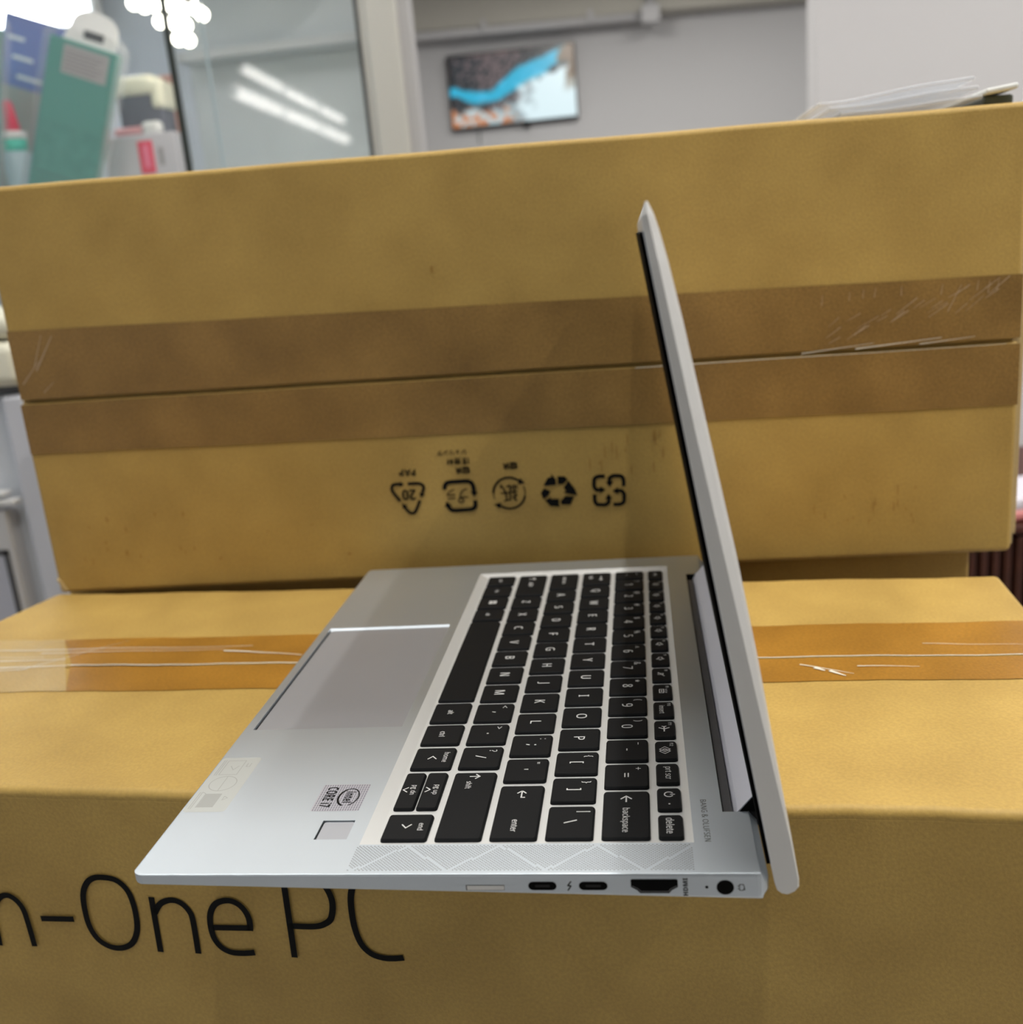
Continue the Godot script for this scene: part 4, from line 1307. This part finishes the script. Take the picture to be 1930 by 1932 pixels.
func cabinet_goods():
	hang_pack("tilted teal boxed pack with a grey label and white hang tab", R(-793, 290, -1380), deg_to_rad(-22.0), 0.114, 0.289, Color(0.35, 0.60, 0.57), Color(0.33, 0.58, 0.55), true, true)
	hang_pack("teal boxed pack with a blue top, cut by the left picture edge", R(-974, 293, -1380), deg_to_rad(-16.0), 0.116, 0.334, Color(0.36, 0.62, 0.62), Color(0.20, 0.44, 0.66), false, false)
	# blue-topped card pack behind
	var o := thing("card_pack", "pale violet blue card pack with white print, behind the two teal packs", "package", R(-939, 283, -1480))
	o.rotation.z = deg_to_rad(-21.0)
	put("card", rbox(Vector3(-0.062, 0.0, -0.012), Vector3(0.062, 0.366, 0), 0.002), mat(Color(0.68, 0.66, 0.64), 0.6), o)
	put("top_print", rbox(Vector3(-0.061, 0.25, -0.001), Vector3(0.061, 0.365, 0.001), 0.0005), mat(Color(0.46, 0.51, 0.74), 0.5), o)
	for i in 3:
		put("print_line", rbox(Vector3(-0.05 + i * 0.012, 0.325 - i * 0.03, 0.0008), Vector3(-0.02 + i * 0.02, 0.331 - i * 0.03, 0.0016), 0.0003), M.white, o)
	# red-capped bottle
	var b := thing("bottle", "small bottle with a red conical cap and teal collar between the teal packs", "bottle", R(-866, 280, -1430))
	put("body", lathe([[0.0, 0.0], [0.021, 0.0], [0.023, 0.004], [0.023, 0.128], [0.02, 0.134], [0.0, 0.134]]), mat(Color(0.66, 0.76, 0.80), 0.4), b)
	put("collar", lathe([[0.0, 0.134], [0.02, 0.134], [0.02, 0.154], [0.0, 0.154]]), mat(Color(0.30, 0.80, 0.72), 0.4), b)
	put("ring", lathe([[0.0, 0.154], [0.021, 0.154], [0.021, 0.166], [0.0, 0.166]]), M.white, b)
	put("cap", lathe([[0.0, 0.166], [0.014, 0.166], [0.0075, 0.214], [0.005, 0.217], [0.0, 0.217]]), mat(Color(0.93, 0.22, 0.38), 0.4), b)
	# camera-like dark box with a cream cover
	var d := thing("dark_box", "dark grey box under a cream cover, right of the large teal pack", "box", R(-655, 280, -1500))
	put("body", rbox(Vector3(-0.04, 0, -0.03), Vector3(0.04, 0.212, 0.02), 0.005, 2), mat(Color(0.40, 0.41, 0.47), 0.5), d)
	put("cover", rbox(Vector3(-0.052, 0.206, -0.035), Vector3(0.034, 0.243, 0.024), 0.014, 3), M.cream, d)
	put("cover", rbox(Vector3(0.022, 0.185, -0.035), Vector3(0.045, 0.232, 0.024), 0.008, 3), M.cream, d)
	put("band", rbox(Vector3(-0.052, 0.145, -0.02), Vector3(0.02, 0.160, 0.03), 0.006, 2), mat(Color(0.90, 0.66, 0.68), 0.5), d)
	put("band", rbox(Vector3(0.0, 0.142, -0.02), Vector3(0.036, 0.166, 0.034), 0.009, 2), M.white, d)
	var w := thing("carton", "white carton with a pink red window, beside the large teal pack", "box", R(-646, 280, -1440))
	put("body", rbox(Vector3(-0.068, 0, -0.03), Vector3(0.062, 0.142, 0.0), 0.003, 2), mat(Color(0.80, 0.79, 0.82), 0.5), w)
	put("window_frame", rbox(Vector3(-0.006, 0.078, -0.001), Vector3(0.021, 0.131, 0.002), 0.002), mat(Color(0.92, 0.30, 0.42), 0.4), w)
	put("window", rbox(Vector3(0.004, 0.088, 0.0), Vector3(0.012, 0.124, 0.003), 0.002), mat(Color(0.97, 0.55, 0.68), 0.3), w)
	put("print_line", rbox(Vector3(0.03, 0.09, -0.001), Vector3(0.038, 0.118, 0.0008), 0.0003), mat(Color(0.6, 0.58, 0.6), 0.5), w)
	var f := thing("pink_stand", "dusty pink rounded stand at the back of the cabinet beside the pane edge", "stand", R(-655, 280, -1620))
	put("arm", rbox(Vector3(-0.01, 0.0, -0.012), Vector3(0.012, 0.262, 0.012), 0.008, 3), mat(Color(0.80, 0.62, 0.58), 0.5), f)
	put("arm", rbox(Vector3(-0.06, 0.235, -0.012), Vector3(0.01, 0.262, 0.012), 0.008, 3), mat(Color(0.80, 0.62, 0.58), 0.5), f)

func screen_picture() -> ImageTexture:
	var im := Image.create(384, 212, false, Image.FORMAT_RGB8)
	var n := FastNoiseLite.new()
	n.seed = 11
	n.frequency = 0.013
	n.fractal_octaves = 4
	var n2 := FastNoiseLite.new()
	n2.seed = 5
	n2.frequency = 0.05
	for y in 212:
		for x in 384:
			var u := x / 384.0
			var v := y / 212.0
			var q := n.get_noise_2d(x, y) * 0.14
			var c := Color(0.07, 0.07, 0.08).lerp(Color(0.40, 0.33, 0.33), smoothstep(0.0, 0.5, n2.get_noise_2d(x * 1.0, y) + (0.35 - absf(u - 0.38)) * 1.5 - v * 0.2))
			# turquoise river
			var mid := lerpf(0.49, 0.62, smoothstep(0.0, 0.22, u)) - 0.34 * smoothstep(0.28, 0.70, u) - 0.20 * smoothstep(0.68, 1.0, u) + q * 0.4
			var wide := 0.075 + 0.05 * smoothstep(0.3, 0.55, u) - 0.05 * smoothstep(0.6, 0.95, u)
			var dist := absf(v - mid)
			c = c.lerp(Color(0.06, 0.66, 0.80).lerp(Color(0.36, 0.76, 0.93), absf(q) * 6.0), smoothstep(wide + 0.05, wide - 0.03, dist) * smoothstep(0.99, 0.9, u))
			# pale lower right and lower left
			var pale := smoothstep(0.0, 0.10, v - mid - 0.10 + q) * smoothstep(0.42, 0.66, u + q)
			c = c.lerp(Color(0.86, 0.94, 0.96), pale)
			var low := smoothstep(0.70, 0.82, v + q)
			c = c.lerp(Color(0.72, 0.80, 0.82).lerp(Color(0.78, 0.50, 0.32), smoothstep(0.0, 0.35, n2.get_noise_2d(x * 0.7 + 90, y * 0.7) + 0.30 - u * 0.75)), low * (1.0 - pale))
			if u > 0.86:
				c = c.lerp(Color(0.42, 0.33, 0.24), smoothstep(0.86, 0.95, u + q) * smoothstep(0.7, 0.4, v + q))
			im.set_pixel(x, y, c)
	return ImageTexture.create_from_image(im)

func television():
	var t := thing("television", "flat television showing a turquoise, black and white abstract picture on the back wall", "television", R(-478, 866, -5895))
	var w := 0.372
	put("housing", rbox(Vector3(-w, 0, -0.05), Vector3(w, 0.405, -0.004), 0.006, 2), M.black, t)
	put("bracket", rbox(Vector3(-0.15, 0.12, -0.056), Vector3(0.15, 0.30, -0.049), 0.002), M.dark_metal, t)
	var st := begin()
	st.set_uv(Vector2(0, 0))
	var c := [Vector3(-w + 0.006, 0.012, -0.003), Vector3(w - 0.006, 0.012, -0.003), Vector3(w - 0.006, 0.399, -0.003), Vector3(-w + 0.006, 0.399, -0.003)]
	var uv := [Vector2(0, 1), Vector2(1, 1), Vector2(1, 0), Vector2(0, 0)]
	for i in [0, 2, 1, 0, 3, 2]:
		st.set_uv(uv[i])
		st.add_vertex(c[i])
	st.generate_normals()
	var m := mat(Color(0.03, 0.03, 0.03), 0.3)
	m.emission_enabled = true
	m.emission_texture = screen_picture()
	m.emission = Color(0, 0, 0)
	m.emission_operator = BaseMaterial3D.EMISSION_OP_ADD
	m.emission_energy_multiplier = 1.0
	put("screen", st.commit(), m, t)
	put("sensor", rbox(Vector3(0.05, -0.022, -0.03), Vector3(0.085, 0.002, -0.01), 0.004), M.black, t)
	put("cable", rbox(Vector3(-0.225, -0.08, -0.045), Vector3(-0.219, 0.0, -0.039), 0.002), M.print_grey, t)
	var a := AreaLight3D.new()
	a.name = "screen_lamp"
	a.area_size = Vector2(0.7, 0.38)
	a.light_energy = 0.05
	a.light_color = Color(0.7, 0.9, 1.0)
	a.area_range = 8.0
	a.area_attenuation = 2.0
	a.shadow_enabled = true
	t.add_child(a)
	a.transform = Transform3D(Basis(Vector3.UP, PI), Vector3(0, 0.2, 0.01)) * Transform3D(Basis(Vector3.UP, PI))

func printer():
	var p := thing("printer", "tall white office printer with a cream lid, standing left of the boxes", "printer", R(-720, -963, -920))
	var bx := func(called: String, x0: float, x1: float, y0: float, y1: float, z0: float, z1: float, m: Material, r := 0.003, seg := 2):
		return put(called, rbox(R(x0, y0, z0) - p.position, R(x1, y1, z1) - p.position, r, seg), m, p)
	bx.call("body", -980, -474, -963, 82, -1160, -720, mat(Color(0.84, 0.86, 0.89), 0.45), 0.012, 4)
	bx.call("column", -497, -470, -940, 80, -735, -705, mat(Color(0.82, 0.83, 0.87), 0.45), 0.005, 3)
	bx.call("lid", -985, -464, 90, 136, -1160, -698, M.cream, 0.012, 4)
	bx.call("feeder", -985, -462, 139, 166, -1160, -703, M.cream, 0.013, 4)
	bx.call("gap_strip", -975, -478, 80, 92, -1150, -718, M.dark_metal)
	var d = bx.call("drawer", -975, -515, -380, -42, -740, -700, mat(Color(0.80, 0.80, 0.81), 0.5), 0.004, 3)
	var dr: Node3D = d
	var st := begin()
	for q in [[-940, -522, -92, -86], [-528, -522, -370, -86]]:
		rbox_into(st, R(q[0], q[2], -700.5) - p.position, R(q[1], q[3], -698.5) - p.position, 0.0004)
	put("outline", st.commit(), M.dark_metal, dr)
	put("panel", rbox(R(-940, -370, -701) - p.position, R(-528, -92, -699.5) - p.position, 0.0005), mat(Color(0.74, 0.75, 0.80), 0.4), dr)
	bx.call("handle", -960, -500, -36, -30, -712, -696, M.white, 0.002)
	bx.call("handle", -960, -510, -26, -21, -712, -696, M.white, 0.002)

func slatted_counter():
	var c := thing("slatted_counter", "dark red brown counter of vertical wooden slats, right of and behind the boxes", "counter", R(700, -963, -1050))
	put("carcass", rbox(R(330, -963, -1300) - c.position, R(1100, -186, -915) - c.position, 0.004), mat(Color(0.10, 0.035, 0.03), 0.7), c)
	put("counter_top", rbox(R(325, -186, -1310) - c.position, R(1110, -176, -900) - c.position, 0.002), mat(Color(0.28, 0.12, 0.08), 0.5), c)
	var mesh := rbox(Vector3(-0.0042, 0, 0), Vector3(0.0042, 0.770, 0.012), 0.002, 2)
	for i in 58:
		var s := put("slat", mesh, M.wood, c)
		s.position = R(338 + i * 13.2, -960, -915) - c.position
	var k := thing("packet", "white and pink soft packet on the slatted counter at the right edge", "packet", R(640, -176, -960))
	var warp := func(q: Vector3) -> Vector3: return Vector3(q.x, q.y * (1.0 - 0.25 * absf(q.x) / 0.06), q.z + 0.004 * sin(q.x * 80.0))
	put("wrapper", rbox(Vector3(-0.052, 0, -0.04), Vector3(0.06, 0.018, 0.05), 0.008, 3, 8, warp), mat(Color(0.86, 0.55, 0.56), 0.4), k)
	put("lining", rbox(Vector3(-0.05, 0.012, -0.04), Vector3(0.06, 0.036, 0.047), 0.010, 3, 8, warp), mat(Color(0.88, 0.87, 0.93), 0.4), k)

func wrap_on_box():
	# flat stack of clear sleeves on the upper box, at its right
	var o := thing("plastic_sleeves", "clear plastic sleeves lying in a loose pile on the right end of the upper box", "packaging", Vector3(0.335, 0.950 + 0.2526, -0.381))
	var film := mat(Color(0.90, 0.92, 0.95, 0.32), 0.35)
	film.transparency = BaseMaterial3D.TRANSPARENCY_ALPHA
	for i in 3:
		var k: int = i
		var warp := func(p: Vector3) -> Vector3: return Vector3(p.x, p.y + maxf(0.0, p.x + 0.045) * (0.02 + 0.03 * k) + 0.0005 * sin(p.x * 90.0 + k), p.z)
		put("sleeve", rbox(Vector3(-0.045 - 0.006 * i, 0.0006 + i * 0.0032, -0.10), Vector3(0.030 - 0.002 * i, 0.0028 + i * 0.0032, 0.040), 0.001, 2, 12, warp), film, o)
	var s := thing("folded_sheet", "white folded sheet leaning over a dark tray at the far right of the upper box", "sheet", Vector3(0.375, 0.950 + 0.2516, -0.40))
	put("sheet", rbox(Vector3(-0.0075, 0.0055, -0.08), Vector3(0.0095, 0.0085, 0.056), 0.0012, 1, 6, func(p: Vector3) -> Vector3: return Vector3(p.x, p.y + (p.x + 0.0075) * 0.10, p.z)), mat(Color(0.88, 0.89, 0.88), 0.6), s)
	put("tray", rbox(Vector3(-0.007, 0.0, -0.08), Vector3(0.009, 0.0052, 0.05), 0.0015), mat(Color(0.30, 0.33, 0.30), 0.6), s)
